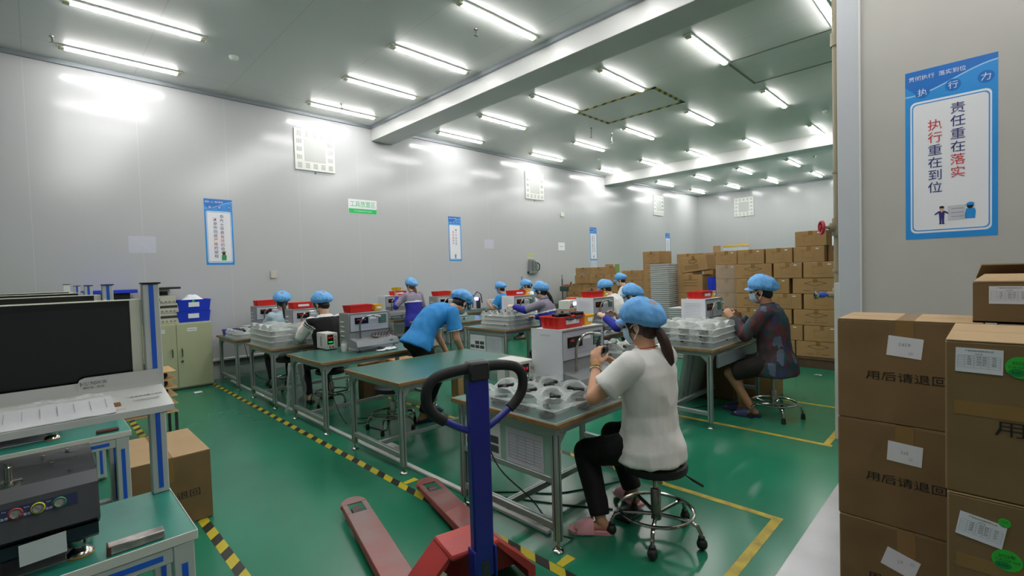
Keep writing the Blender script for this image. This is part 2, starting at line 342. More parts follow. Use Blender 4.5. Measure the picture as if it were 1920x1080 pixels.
ftape('floor_line',-1.05,-1.0,4.896,6.18,YT,'short yellow line meeting the carton edge beyond the wall end')
ftape('floor_line',-2.3,-1.0,6.181,6.23,YT,'yellow line behind the stool of the man in the patterned shirt')
# corner tabs and foot marks under the near table feet
for x,lab in((-1.66,'small yellow tape tab by the foot of the nearest table'),(-3.2,'small hazard tape tab by the foot of the empty table')):
    tag(MB().prism([(-.02,-.05),(.025,-.05),(.03,.06),(-.03,.06)],(x,2.0,.0003),(1,0,0),(0,1,0),(0,0,.0015)).build('tape_tab',HAZY,None,False),lab,'floor tape')
# floor cable duct
mb=MB().b2(-8.6,-1.9,2.135,2.175,.0002,.022,.004)
tag(mb.build('cable_duct',mat('duct_white','#cfd0cc',.4)),'white cable duct on the floor under the first row of tables','cable duct')
# ================================================================= CEILING LAMPS
TUBEM=bpy.data.materials.new('tube_light'); TUBEM.use_nodes=True
_b=TUBEM.node_tree.nodes['Principled BSDF']; _b.inputs['Emission Color'].default_value=(1,.985,.96,1); _b.inputs['Emission Strength'].default_value=TUBE; _b.inputs['Base Color'].default_value=(.9,.9,.9,1)
def lamp_proto():
    t=thing('tube_lamp','x','ceiling lamp')
    MB().b2(-.055,.055,-.68,.68,-.02,-.0005,.006).build('lamp_tray',WHITEP,t)
    mb=MB(); pr=[(-.04,0),(.04,0),(.03,-.018),(.015,-.026),(-.015,-.026),(-.03,-.018)]
    mb.prism(pr,(0,-.6,-.0205),(1,0,0),(0,0,1),(0,1.2,0)); mb.build('lamp_tube',TUBEM,t)
    for s in(-1,1): MB().b2(-.036,.036,s*.63-.03,s*.63+.03,-.047,-.0205,.006).build('end_cap',PLYL,t)
    return t
lp=None
XS=[1.45,.02,-1.41,-2.84,-4.24,-5.65,-7.03,-8.42]; YS=[1.0,4.16,6.92,9.87,13.0-.04,16.45,19.2]  # first two columns: unseen lamps added to brighten the partition and carton tops
ROWN=['nearest row','row in front of the first beam','row just beyond the first beam','second row beyond the first beam','row in front of the second beam','row just beyond the second beam','row at the far wall']
COLN=['added unseen above front cartons','added unseen above left cartons','closest to the partition wall','second from the partition wall','third from the partition wall','third from the left wall','second from the left wall','closest to the left wall']
for j,y in enumerate(YS):
    for i,x in enumerate(XS):
        if (x>-1 and y>5) : continue
        lab='white tube ceiling lamp, %s, %s'%(ROWN[j],COLN[i])
        if lp is None: lp=lamp_proto(); lp.location=(x,y,CZ); lp['label']=lab; lp['group']='tube lamps on the ceiling'
        else: dup(lp,(x,y,CZ),0,lab)
# detectors, sprinklers
for x,y,lab in((-7.36,2.07,'round white smoke detector between the lamps above the left wall'),(-2.37,11.5,'round white smoke detector near the pipe at the right'),(-7.69,11.23,'round white smoke detector high near the left wall before the second beam'),(-3.6,16.0,'tiny white smoke detector beyond the second beam')):
    t=thing('smoke_detector',lab,'smoke detector',(x,y,CZ),0,'smoke detectors')
    MB().lathe([(.06,0),(.06,-.02),(.045,-.035),(.04,-.05),(.0001,-.055)],n=20).build('housing',WHITEP,t)
for x,y,lab in((-8.19,.28,'small chrome sprinkler head above the left wall, nearest one'),(-8.15,3.99,'small chrome sprinkler head above the vent next to the first beam'),(-4.6,4.08,'small chrome sprinkler head between the lamps at the top centre'),(-6.13,8.68,'hanging chrome hook with cable left under the striped tape panel'),(-6.07,9.38,'hanging chrome hook right of the striped tape panel')):
    t=thing('sprinkler_head',lab,'sprinkler' if 'sprink' in lab else 'ceiling hook',(x,y,CZ),0)
    L=.07 if 'sprink' in lab else .2
    MB().lathe([(.03,-.0005),(.028,-.01),(.01,-.012),(.009,-L)],n=12).build('stem',CHROME,t)
    MB().lathe([(.0001,-L-.02),(.03,-L-.016),(.03,-L-.008),(.01,-L)],n=12).build('deflector',CHROME,t)
# ================================================================= LEFT WALL FITTINGS
def vent(loc,nrm,label):
    t=thing('wall_vent',label,'vent',loc,0,'square wall vents')
    u=Vector(nrm).cross(Z_)*-1; n=Vector(nrm); u=Z_.cross(n)
    def pb(mb,a0,a1,c0,c1,d0,d1,b=0):
        pts=[u*a+Z_*c+n*d for a in(a0,a1) for c in(c0,c1) for d in(d0,d1)]
        mb.add(pts,[[0,1,3,2],[4,6,7,5],[0,4,5,1],[2,3,7,6],[0,2,6,4],[1,5,7,3]])
    f=MB(); pb(f,-.375,.375,-.375,.375,.0005,.03); f_=f.build('frame',WHITEP,t,False)
    g=MB(); pb(g,-.2,.2,-.21,.2,.031,.034); g.build('filter_panel',GRAYSH,t,False)
    SLOTM=mat('vent_slot','#6d6f70',.6)
    for i in range(5):
        for zc in(-.29,.29):
            s=MB()
            for k in range(5): pb(s,-.29+i*.145-.04,-.29+i*.145+.04,zc-.045+k*.02,zc-.039+k*.02,.0305,.0325)
            s.build('louvre',SLOTM,f_,False)
    for i in range(3):
        for a in(-.29,.29):
            s=MB()
            for k in range(5): pb(s,a-.045+k*.02,a-.039+k*.02,-.145+i*.145-.04,-.145+i*.145+.04,.0305,.0325)
            s.build('louvre',SLOTM,f_,False)
    c=MB(); c.cyl(-Z_*.41+n*.0005,-Z_*.41+n*.006,.02,n=14); c.build('green_dot',mat('dot_green','#2c8a5b',.5),t); return t
vent((WX,3.83,4.0),(1,0,0),'white slotted square vent on the left wall, largest and nearest one')
vent((WX,9.96,4.0),(1,0,0),'white slotted square vent on the left wall between the two beams')
vent((WX,17.0,4.0),(1,0,0),'white slotted square vent on the left wall near the far corner')
vent((-7.1,FY,4.0),(0,-1,0),'white slotted square vent on the far wall')
def fig_suit(mb,o,u,v,s):
    mb.mt(INKN).poly([(-.10,.16),(.10,.16),(.22,.06),(.20,.02),(.09,.08),(.08,-.1),(.07,-.36),(.01,-.36),(0,-.12),(-.01,-.36),(-.07,-.36),(-.08,-.1),(-.09,.08),(-.22,.0),(-.23,.05)],o,u*s,v*s)
    e=u.cross(v)*.0004
    mb.mt(SKIN3).poly([(.07*math.cos(t*PI/6),.25+.09*math.sin(t*PI/6)) for t in range(12)],o+e,u*s,v*s)
    mb.mt(INK).poly([(-.075,.27),(.075,.27),(.07,.35),(0,.37),(-.07,.35)],o+e*1.5,u*s,v*s)
    mb.mt(POSTW).poly([(-.03,.16),(.03,.16),(0,.05)],o+e,u*s,v*s); mb.mt(INKR).poly([(-.01,.15),(.01,.15),(.012,.06),(0,.04),(-.012,.06)],o+e*1.5,u*s,v*s)
    mb.mt(INK); 
    for k in(-.045,.045): mb.poly([(k-.05,-.39),(k+.05,-.39),(k+.03,-.35),(k-.03,-.35)],o+e,u*s,v*s)
def fig_worker(mb,o,u,v,s,m=None,capm=None):
    e=u.cross(v)*.0004; m=m or POSTB
    mb.mt(m).poly([(-.09,.1),(.1,.1),(.13,0),(.11,-.22),(-.11,-.22),(-.12,-.1)],o,u*s,v*s)
    mb.mt(SKIN3 if capm is None else INK).poly([(.08*math.cos(t*PI/6),.18+.09*math.sin(t*PI/6)) for t in range(12)],o+e,u*s,v*s)
    mb.mt(capm or POSTB).poly([(-.11,.2),(.1,.2),(.08,.28),(0,.3),(-.07,.27)],o+e*2,u*s,v*s)
def poster(loc,n,W,H,top,heads,cols,figure,label,plain=False):
    """cols: list of (text, red indexes, x fraction, top fraction)"""
    n=Vector(n); u=Z_.cross(n); v=Z_
    t=thing('slogan_poster',label,'poster',loc,0,'blue slogan posters')
    o=n*.0015
    MB().prism(rrect(W,H,.002,1),n*.0004,u,v,n*.001).build('sheet',POSTB,t,False)
    g=MB(); e=n*.0004
    g.mt(POSTD).poly([(-W/2,H/2),(-W/2,H*.415)]+[(-W/2+W*k/8,H*(.415+.055*math.sin(PI*(k/8-.55)))) for k in range(1,9)]+[(W/2,H/2)],o,u,v)
    iw,ih,cy=W*.88,H*.78,-H*.075; 
    g.mt(POSTW); g.prism(rrect(iw,ih,W*.07),o+v*cy,u,v,e)
    g.mt(POSTB); ring_strip(g,rrect(iw*.955,ih*.97,W*.06),rrect(iw*.925,ih*.955,W*.055),o+e*2+v*cy,u,v)
    g.mt(POSTL); pts=[(-W/2+W*k/12,H*(.405+.055*math.sin(PI*(k/12-.55)))) for k in range(13)]
    g.add([o+e*2+u*a+v*b for a,b in pts]+[o+e*2+u*a+v*(b+H*.008) for a,b in pts],[[k,k+1,14+k,13+k] for k in range(12)])
    nh=len(heads)
    for i in range(nh):
        cx=W*(-.3+.68*i/max(1,nh-1)); g.mt(POSTD).poly([(cx+W*.085*math.cos(q*PI/10),H*(.368+.018*i/nh)+W*.085*math.sin(q*PI/10)) for q in range(20)],o+e*3,u,v)
    g.build('printed_frame',None,t,False)
    l=MB(); l.mt(POSTW).text(top,o+e*5+u*(-W*.14)+v*H*.455,u,v,W*.075)
    l.build('slogan_line',None,t,False); l=MB().mt(POSTW)
    for i,ch in enumerate(heads):
        cx=W*(-.3+.68*i/max(1,nh-1)); l.text(ch,o+e*5+u*cx+v*H*(.368+.018*i/nh),u,v,W*.115)
    l.build('title_lettering',None,t,False)
    for tx,reds,fx,fy in cols:
        l=MB()
        step=H*.073 if not plain else H*.062
        for k,ch in enumerate(tx):
            l.mt(INKR if k in reds else INKN).text(ch,o+e*5+u*(fx*W)+v*(fy*H-k*step),u,v,W*(.172 if not plain else .15))
        l.build('lettering_column',None,t,False)
    f=MB(); figure(f,o+e*4,u,v); f.build('cartoon',None,t,False); return t
Y5=5.0205
def figA(f,o,u,v):
    f.mt(PAPERG).rect(o+u*.04-v*.475,u,v,.10,.11); f.mt(PAPERL)
    for k in range(3): f.rect(o+u.cross(v)*.0003+u*.045-v*(.445+.03*k),u,v,.07,.006)
    fig_suit(f,o-u*.045-v*.485,u,v,.185); fig_worker(f,o+u*.115-v*.475,u,v,.24,POSTB,POSTB)
# large poster on the partition (front faces -Y)
P=poster((-.225,5.02,2.435),(0,-1,0),.525,1.33,'贯彻执行  落实到位','执行力',[('责任重在落实',(4,5),.09,.24),('执行重在到位',(0,1),-.16,.165)],figA,'large blue and white slogan poster on the partition wall at the right')
def figB(f,o,u,v): fig_worker(f,o+u*.05-v*.40,u,v,.30,mat('cartoon_green','#2f9a56',.5),mat('cartoon_hair','#9a7a5a',.6))
poster((WX,2.19,2.42),(1,0,0),.41,1.08,'团队一心  其利断金','领导力',[('身先士卒是有效的命令',(5,6),.1,.24),('以身作则是严格的规程',(5,6),-.14,.19)],figB,'blue slogan poster on the left wall above the olive cabinet, green cartoon at its foot',True)
def figC(f,o,u,v): fig_suit(f,o-v*.41,u,v,.15)
poster((WX,7.11,2.45),(1,0,0),.375,1.05,'企业文化  共同建设','企业文化',[('做一个对企业',(),.08,.2),('有价值的人',(0,1,2),-.14,.15)],figC,'blue slogan poster on the left wall behind the bending man',True)
poster((WX,12.72,2.45),(1,0,0),.38,1.05,'质量第一  客户至上','质量方针',[('安全生产人人有责',(),.1,.22),('质量第一预防为主',(),-.14,.22)],figC,'narrow blue slogan poster on the left wall above the low carton stack',True)
poster((WX,17.72,2.45),(1,0,0),.38,1.05,'持续改进  精益求精','精益求精',[('节约成本从我做起',(),.1,.22),('提高效率人人参与',(),-.14,.22)],figC,'narrow blue slogan poster on the left wall nearest the far corner',True)
poster((-3.95,FY,2.45),(0,-1,0),.38,1.05,'持续改进  精益求精','以人为本',[('提高素质从我做起',(),.1,.22),('遵守纪律人人有责',(),-.14,.22)],figC,'blue slogan poster on the far wall beside the topmost carton',True)
# green sign
t=thing('area_sign','white and green area sign with green lettering on the left wall','sign',(WX,4.77,3.03))
MB().prism(rrect(.62,.285,.004,1),X_*.0005,Y_,Z_,X_*.004).build('board',POSTW,t,False)
g=MB(); g.mt(SIGNG).poly([(-.305,-.138),(.305,-.138),(.305,-.03),(.28,-.045),(-.305,-.045)],X_*.005,Y_,Z_); g.build('green_band',None,t,False)
g=MB(); g.mt(SIGNG).text('工具放置区',X_*.0055+Z_*.05,Y_,Z_,.13,.55); g.mt(POSTW).text('Tool placement area',X_*.0056-Z_*.092,Y_,Z_,.05,.38); g.build('lettering',None,t,False)
def sheet(name,y,z,wd,h,m,label,lines=0,x=WX):
    t=thing(name,label,'notice',(x,y,z))
    MB().prism(rrect(wd,h,.003,1),X_*.0005,Y_,Z_,X_*.0015).build('paper',m,t,False)
    if lines:
        g=MB()
        for k in range(lines): g.mt(PAPERL).rect(X_*.0022+Z_*(h*.3-k*h*.6/max(1,lines-1) if lines>1 else 0),Y_,Z_,wd*.6,h*.06)
        g.build('printing',None,t,False)
    return t
GLPAP=mat('glossy_sleeve','#cfcfdb',.15,spec=.8,bump=.5,bs=7)
sheet('notice_sleeve',1.165,2.195,.33,.25,GLPAP,'glossy plastic notice sleeve on the left wall above the aging benches')
sheet('notice_sleeve',8.2,2.35,.32,.23,GLPAP,'small glossy notice sleeve on the left wall right of the middle poster')
sheet('notice_sheet',11.1,2.34,.3,.23,PAPER,'small white notice on the left wall right of the hanging air tools',1)
sheet('notice_sheet',12.72,1.75,.34,.33,PAPERG,'pale sheet stuck directly under the poster above the low carton stack')
LABY=mat('label_yellow','#cfd26a',.6)
t=sheet('wall_label',9.75,2.1,.2,.04,LABY,'yellow label strip above the hanging air tools, upper of two')
t=sheet('wall_label',9.72,2.0,.2,.035,LABY,'yellow label strip above the hanging air tools, lower of two')
t=thing('air_unit','grey air filter regulator set hanging on the left wall','air regulator',(WX,9.77,1.76))
MB().b2(.0005,.03,-.19,.19,-.19,-.13,.004).build('bracket',STEELD,t)
for k,(a,h) in enumerate(((-.12,.4),(.0,.38),(.1,.3))):
    MB().lathe([(.03,-.2),(.045,-.18),(.045,h*.35),(.055,h*.4),(.05,h*.5),(.0001,h*.52)],(.07,a,0),n=14).build('filter_bowl',mat('regulator_metal','#c0c1c4',.3,.6),t)
MB().tube([(.1,.1,.12),(.14,.17,.05),(.12,.18,-.08),(.08,.1,-.16)],.018).build('air_hose',STEELD,t)
MB().b2(.0305,.11,-.16,.16,-.175,-.14,.004).build('manifold',mat('regulator_metal','#c0c1c4'),t)
t=thing('wall_socket','small white box on the left wall above the notice','socket',(WX,11.15,3.28)); MB().b2(.0005,.04,-.08,.08,-.06,.06,.006).build('housing',WHITEP,t)
t=thing('wall_socket','tiny beige outlet plate on the left wall above the light blue shirt worker','socket',(WX,3.0,1.7)); MB().b2(.0005,.02,-.05,.05,-.07,.07,.006).build('housing',mat('outlet_beige','#c6c3b6',.5),t)
# ================================================================= PIPE AT THE WALL END
t=thing('water_pipe','tall grey plastic water pipe at the end of the partition wall','pipe',(-.99,5.22,0))
MB().cyl((0,0,.0),(0,0,CZ-.001),.032,n=20).build('pipe_run',PIPEM,t)
mb=MB()
for z,h in((1.93,.16),(3.62,.12)): mb.cyl((0,0,z-h/2),(0,0,z+h/2),.045,n=20)
mb.cyl((0,0,1.25),(0,0,1.37),.045,n=20); mb.cyl((0,0,2.42),(0,0,2.45),.042,n=20); mb.cyl((0,0,1.52),(0,0,1.55),.042,n=20); mb.build('pipe_joint',PIPEM,t)
mb=MB(); mb.cyl((-.02,-.012,1.93),(-.09,-.056,1.93),.016,n=14); mb.lathe([(.034,.025),(.042,.035),(.042,.06),(.03,.068)],(-.0,-.0,1.93),(-.85,-.53,0),16); mb.build('valve_body',PIPEM,t)
mb=MB(); d=Vector((-.85,-.53,0)); c=Vector((-.112,-.07,1.93)); a,u,_=frame(d)
mb.tube([c+a*.055*math.cos(q*PI/12)+u*.055*math.sin(q*PI/12) for q in range(24)],.012,8,True); mb.cyl(c-d*.03,c+d*.015,.015,n=10)
for q in range(5): mb.cyl(c,c+a*.05*math.cos(q*1.256)+u*.05*math.sin(q*1.256),.007,n=6)
mb.build('valve_wheel',VRED,t)
mb=MB(); mb.cyl((-.02,-.012,1.31),(-.075,-.047,1.31),.026,n=14); mb.build('tap_elbow',PIPEM,t)
mb=MB(); c=Vector((-.075,-.047,1.31)); mb.lathe([(.014,0),(.014,.012),(.022,.02),(.028,.06),(.022,.068)],c,d,16); mb.build('tap_handle',FBLUE,t)
mb=MB(); mb.lathe([(.022,.068),(.034,.08),(.038,.1),(.026,.112),(.0001,.114)],c,d,10); mb.build('tap_knob',CHROME,t)
# ================================================================= WORK TABLES
TW,TD=.95,1.46
def work_table(XR,y0,zt,label,group,apron=False,lower=True):
    t=thing('work_table',label,'table',(XR,y0,0),0,group)
    mb=MB().b2(-TW+.012,-.012,.012,TD-.012,zt-.02,zt,.003); top=mb.build('tabletop',GREENTOP,t)
    e=MB()
    for a in((-TW,0,0,.012),(-TW,0,TD-.012,TD),(-TW,-TW+.012,.012,TD-.012),(-.012,0,.012,TD-.012)): e.b2(*a,zt-.028,zt+.0005,.003)
    e.build('edge_banding',WOODEDGE,top)
    L=.045; xs=(-TW+.035,-.035-L); ys=(.03,TD-.03-L)
    for x in xs:
        for y in ys:
            mb=MB().mt(ALUP).b2(x,x+L,y,y+L,.06,zt-.029,.004)
            mb.mt(STEELD)
            for s in(0,1):
                mb.b2(x+L*.42,x+L*.58,y+(L-.0005)*s-.0005,y+(L-.0005)*s+.001,.065,zt-.075); mb.b2(x+(L-.0005)*s-.0005,x+(L-.0005)*s+.001,y+L*.42,y+L*.58,.065,zt-.075)
            lg=mb.build('leg',None,t)
            f=MB().lathe([(.032,0),(.034,.006),(.026,.014),(.009,.02),(.008,.0605)],(x+L/2,y+L/2,0),n=16); f.build('levelling_foot',CHROME,lg)
    r=MB()
    for y in ys: r.b2(xs[0]+L,xs[1],y+.003,y+L-.003,zt-.074,zt-.0285,.003)
    for x in xs: r.b2(x+.003,x+L-.003,ys[0]+L,ys[1],zt-.074,zt-.0285,.003)
    for x,sx in((xs[0]+L,1),(xs[1],-1)):
        for y in ys: r.prism([(0,0),(.06,0),(.045,-.015),(.015,-.045),(0,-.06)],(x,y+.006,zt-.0742),(sx,0,0),(0,0,1),(0,L-.012,0))
    for y,sy in((ys[0]+L,1),(ys[1],-1)):
        for x in xs: r.prism([(0,0),(.06,0),(.045,-.015),(.015,-.045),(0,-.06)],(x+.006,y,zt-.0742),(0,sy,0),(0,0,1),(L-.012,0,0))
    r.build('top_frame',ALUP,t)
    if lower:
        r=MB().mt(ALUP)
        for y in ys: r.b2(xs[0]+L,xs[1],y+.003,y+L-.003,.125,.165,.003)
        xc=(xs[0]+xs[1]+L)/2; r.b2(xc-.02,xc+.02,ys[0]+L-.003,ys[1]+.003,.125,.165,.003)
        r.mt(STEELD)
        for y in ys: r.b2(xs[0]+L,xs[1],y+L/2-.003,y+L/2+.003,.1645,.1657)
        r.b2(xc-.003,xc+.003,ys[0]+L,ys[1],.1645,.1657); r.build('stretcher',None,t)
    if apron:
        MB().b2(-.034,-.012,.15,TD-.15,zt-.2,zt-.0755,.003).build('drawer_front',mat('drawer_grey','#8f9ba0',.4,.3),t)
    return t
R1=[-1.69,-3.31,-4.76,-6.25,-7.76]; R2=[-1.9,-3.4,-4.9,-6.45,-7.95]; Y1=2.0; Y2=4.73; ZT=.75; ZT2=.78
work_table(R1[0],Y1,ZT,'green-topped aluminium table in front of the woman in the white t-shirt','work tables')
work_table(R1[1],Y1,ZT,'empty green-topped aluminium table behind the pallet truck handle','work tables')
work_table(R1[2],Y1,ZT,'green-topped aluminium table carrying the full tester with gooseneck lamp and white bottle','work tables')
work_table(R1[3],Y1,ZT,'green-topped table with clear trays in front of the woman in the black vest','work tables')
work_table(R1[4],Y1,ZT,'green-topped table nearest the olive cabinet','work tables')
work_table(R2[0],4.62,.79,'aluminium table in front of the man in the patterned shirt','work tables',True)
work_table(R2[1],Y2,ZT2,'table in front of the seated woman in purple and blue uniform, second row','work tables')
work_table(R2[2],Y2,ZT2,'table with posted sheets at its end beside the standing woman in blue uniform','work tables')
work_table(R2[3],Y2,ZT2,'table behind the bending man, with sheets at its end','work tables')
work_table(R2[4],Y2,ZT2,'second-row table of the ponytailed woman reaching for the yellow bin','work tables')
# instruction sheets slotted between the end legs
def sheet_board(XR,y0,z0,z1,label):
    t=thing('instruction_board',label,'notice board',(XR,y0,0))
    a,b=-TW+.082,-.082
    r=MB().b2(a,b,.034,.06,z0-.035,z0,.003); r.b2(a,b,.034,.06,z1,z1+.03,.003); r.build('rail',ALUP,t)
    MB().b2(a+.003,b-.003,.046,.05,z0,z1).build('backing_sheet',mat('acrylic_green','#9fc4b4',.2),t)
    m=(a+b)/2
    MB().b2(a+.02,m-.03,.042,.0455,z0+.003,z1-.01).build('photo_sheet',PAPER,t); MB().b2(m+.02,b-.06,.042,.0455,z0+.003,z1-.01).build('table_sheet',PAPERG,t)
    g=MB().mt(mat('photo_dark','#46504f',.5)); w=(m-a-.08)/3; h=z1-z0
    for i in range(2):
        for j in range(3):
            if (i+j)%2==0 or j>0: g.b2(a+.03+j*(w+.006),a+.03+j*(w+.006)+w*.9,.0405,.0418,z0+h*(.12+.26*i),z0+h*(.12+.26*i)+h*.2)
    g.build('photo_print',None,t,False)
    g=MB().mt(PAPERL)
    for k in range(9): g.b2(m+.04,b-.08,.0408,.0418,z0+h*(.15+.08*k),z0+h*(.15+.08*k)+.0025)
    for k in range(4): g.b2(m+.05+k*.07,m+.052+k*.07,.0408,.0418,z0+h*.15,z0+h*.8)
    g.build('table_print',None,t,False); return t
sheet_board(R1[0],Y1,.425,.655,'printed sheets held under the end of the nearest table')
sheet_board(R2[2],Y2,.43,.675,'photo sheet and list under the end of the table beside the standing woman')
sheet_board(R2[3],Y2,.43,.675,'sheets under the end of the table partly hidden by the bending man')
# ================================================================= TESTERS
def tester(loc,label,bag=False,paper=False,clutter=False,lit=True):
    t=thing('bench_tester',label,'test instrument',loc,0,'bench testers')
    c=MB().mt(GREYP).b2(-.25,0,-.26,.26,.05,.44,.006); cb=c.build('cabinet',None,t)
    b=MB().mt(GREYP); zb=.05
    b.prism([(-.248,zb),(.19,zb),(.2,zb+.02),(.175,zb+.075),(.02,zb+.1),(.001,zb+.1),(.001,zb+.002),(-.248,zb+.002)],(0,-.265,0),(1,0,0),(0,0,1),(0,.53,0)); b.build('base_deck',None,t)
    for x in(-.2,.15):
        for y in(-.22,.22): MB().lathe([(.022,0),(.024,.008),(.01,.018),(.009,.0505)],(x,y,0),n=12).build('foot',CHROME,t)
    f=MB().mt(mat('bezel_dark','#6c7072',.4,.3))
    for a in((-.25,.25,.425,.432),(-.25,.25,.222,.229),(-.25,-.244,.229,.425),(.244,.25,.229,.425)): f.b2(.0005,.006,*a)
    f.build('front_bezel',None,cb)
    MB().b2(.0005,.003,-.243,.243,.2295,.4245).build('front_panel',mat('tester_panel','#b9bcc4',.4,.1),cb)
    d=MB().mt(BLACKM).b2(.0032,.006,-.19,-.02,.31,.385); 
    if lit:
        d.mt(LEDR).text('-0.12',X_*.0065+Y_*-.14+Z_*.36,Y_,Z_,.016,.04); d.text('0.0',X_*.0065+Y_*-.06+Z_*.355,Y_,Z_,.014,.025)
    d.build('display',None,t,False)
    k=MB().mt(mat('keypad_dark','#1d2a2a',.5)).b2(.0032,.006,.115,.215,.3,.4); k.mt(mat('key_green','#5f8f7c',.5))
    for i in range(4):
        for j in range(4): k.b2(.006,.0085,.122+i*.023,.14+i*.023,.307+j*.023,.325+j*.023)
    k.build('keypad',None,t,False)
    l=MB().mt(PAPERL).text('电机性能综合测试仪',X_*.0034+Z_*.262,Y_,Z_,.02,.26); l.mt(PAPER).b2(.0032,.004,-.0,.08,.355,.385); l.build('panel_lettering',None,t,False)
    g=[(0,0)]; pts=[(.045,-.15,.151)]+[(.045,-.15,.17+.03*i) for i in range(5)]
    for i in range(1,9):
        q=PI*.52*i/8; pts.append((.045+.03*math.sin(q)*.5,-.15+.105*(1-math.cos(q)),.29+.11*math.sin(q)))
    pts+= [(.062,-.01,.402),(.066,.03,.396)]
    MB().tube(pts,.0105,10).build('gooseneck',CHROME,t)
    h=MB(); h.cyl((.066,.028,.397),(.07,.1,.38),.012,.016,12); h.build('lamp_head',mat('lamp_head_grey','#b9bdbd',.35,.4),t)
    lv=MB().mt(mat('louvre','#d6d8d8',.4))
    for i in range(4): lv.cap((-.2,-.259,.17+i*.055),(-.13,-.259,.17+i*.055),.008,None,8)
    if not bag and not paper: lv.build('side_louvre',None,cb)
    MB().b2(.176,.1875,.15,.19,zb+.04,zb+.06).build('power_switch',mat('switch_green','#0f6d55',.3),t)
    if clutter:
        wv=MB().mt(mat('wire_red','#4c2226',.5)); rr=random.Random(3)
        for i in range(7):
            y=-.02+.04*i; wv.cur=wv.mats.index(wv.mats[0]); wv.tube([(.05,y,.151),(.06,y+.02,.19),(.08,y+.05,.2),(.1,y+.03,.16),(.11,y+.06,.145)],.004,6)
        wv.mt(mat('solder_block','#8e8378',.5)).b2(.03,.12,.0,.06,.15,.162,.003); wv.mt(BLACKP).tube([(.02,.2,.16),(.06,.23,.22),(-.05,.262,.24),(-.1,.28,.16)],.004,6); wv.build('test_leads',None,t)
    return t
def side_bag(t,label,kind):
    lx,ly,lz=t.location
    s=thing('hanging_bag' if kind=='bag' else 'inspection_sheet',label,'bag' if kind=='bag' else 'paper',(lx,ly,lz))
    mb=MB(); h=.1 if kind=='bag' else .17; NX,NZ=10,10; vs=[];fs=[]
    for side in(0,1):
        for i in range(NX+1):
            for j in range(NZ+1):
                x=-.265+.285*i/NX; z=.447-(.447-h)*j/NZ; bul=.010*math.sin(PI*i/NX)*math.sin(PI*j/NZ)*(1 if kind=='bag' else .15)
                wv=.003*noise.noise(Vector((x*30,z*20,lx)))
                vs.append((x,-.2665-(bul+wv+.004 if side==0 else 0),z))
    n=(NX+1)*(NZ+1)
    for i in range(NX):
        for j in range(NZ):
            a=i*(NZ+1)+j; fs.append([a,a+1,a+NZ+2,a+NZ+1]); fs.append([n+a,n+a+NZ+1,n+a+NZ+2,n+a+1])
    mb.add(vs,fs); mb.b2(-.255,.0,-.268,.2,.4405,.4425)
    mb.build('sleeve',mat('white_bag','#e9ebf0',.45,bump=.15,bs=25) if kind=='bag' else PAPER,s)
    g=MB().mt(PAPERL)
    if kind=='bag': g.text('注意轻拿轻放',Vector((-.12,-.2835,.405)),X_,Z_,.013,.09)
    else:
        for k in range(8): g.b2(-.23,-.03,-.2755,-.2745,.24+k*.022,.242+k*.022)
    g.build('printing',None,s,False); return s
def open_box(mb,w,d,h,tp=.012,th=.004,lip=.008):
    o=[rrect(w-2*tp,d-2*tp,.012,3),rrect(w,d,.014,3),rrect(w+lip,d+lip,.016,3),rrect(w+lip,d+lip,.016,3),rrect(w-2*th,d-2*th,.012,3),rrect(w-2*tp-2*th,d-2*tp-2*th,.01,3)]
    zs=[0,h-.006,h-.006,h,h,th]; n=len(o[0]); vs=[(a,b,z) for q,z in zip(o,zs) for a,b in q]; fs=[]
    for i in range(5):
        for k in range(n): fs.append([i*n+k,i*n+(k+1)%n,(i+1)*n+(k+1)%n,(i+1)*n+k])
    fs+=[list(range(n))[::-1],[5*n+k for k in range(n)]]; return mb.add(vs,fs)
def bin_(loc,w,d,h,m,label,rz=0,ribs=True,sticker=False,ax=None):
    t=thing('parts_bin',label,'bin',loc,rz,'plastic parts bins')
    open_box(MB(),w,d,h).build('bin_body',m,t)
    r=MB()
    for k in range(3):
        for s in(-1,1): r.b2(-w*.25+w*.25*k-.004,-w*.25+w*.25*k+.004,s*(d/2-.001)-.004,s*(d/2-.001)+.004,h*.15,h-.006)
    r.build('rib',m,t,False)
    if sticker: MB().b2(w/2-.003,w/2+.0015,-d*.25,d*.25,h*.35,h*.7).build('sticker',PAPER,t,False)
    return t
def bins_on(T,k,redl,yell,dy=0,yellow=True):
    x,y,z=T.location
    bin_((x-.125,y-.08+dy,z+.4432),.19,.3,.085,RED,redl,0,True,k%2==0)
    if yellow: bin_((x-.125,y+.15+dy,z+.4432),.16,.115,.075,YEL,yell,0,True,True)
T1=tester((R1[0]-.4,2.8,ZT),'grey bench tester with a white bag on its side, before the woman in white',bag=True)
side_bag(T1,'white poly bag hung over the side of the nearest tester','bag'); bins_on(T1,0,'red parts bin on the nearest tester','yellow parts bin beside the red bin on the nearest tester')
T3=tester((R1[2]-.43,2.78,ZT),'grey bench tester with clean louvred side and red leads on its deck',clutter=True)
bins_on(T3,1,'red parts bin on the tester beside the white bottle','yellow parts bin on the tester beside the white bottle')
T4=tester((R1[3]-.5,2.72,ZT),'grey bench tester in front of the woman in the black vest')
bins_on(T4,2,'red parts bin left of the woman in the black vest','yellow parts bin left of the woman in the black vest')
T5=tester((R1[4]-.5,2.72,ZT),'grey bench tester in front of the woman in pale blue, farthest left')
bins_on(T5,3,'red parts bin left of the woman in pale blue','yellow parts bin hidden by the pale blue woman’s head')
T6=tester((R2[0]-.4,5.62,.79),'grey bench tester with a paper sheet, before the man in the patterned shirt',paper=True)
side_bag(T6,'white check sheet hung on the tester of the man in the patterned shirt','paper'); bins_on(T6,4,'red parts bin before the man in the patterned shirt','yellow parts bin before the man in the patterned shirt')
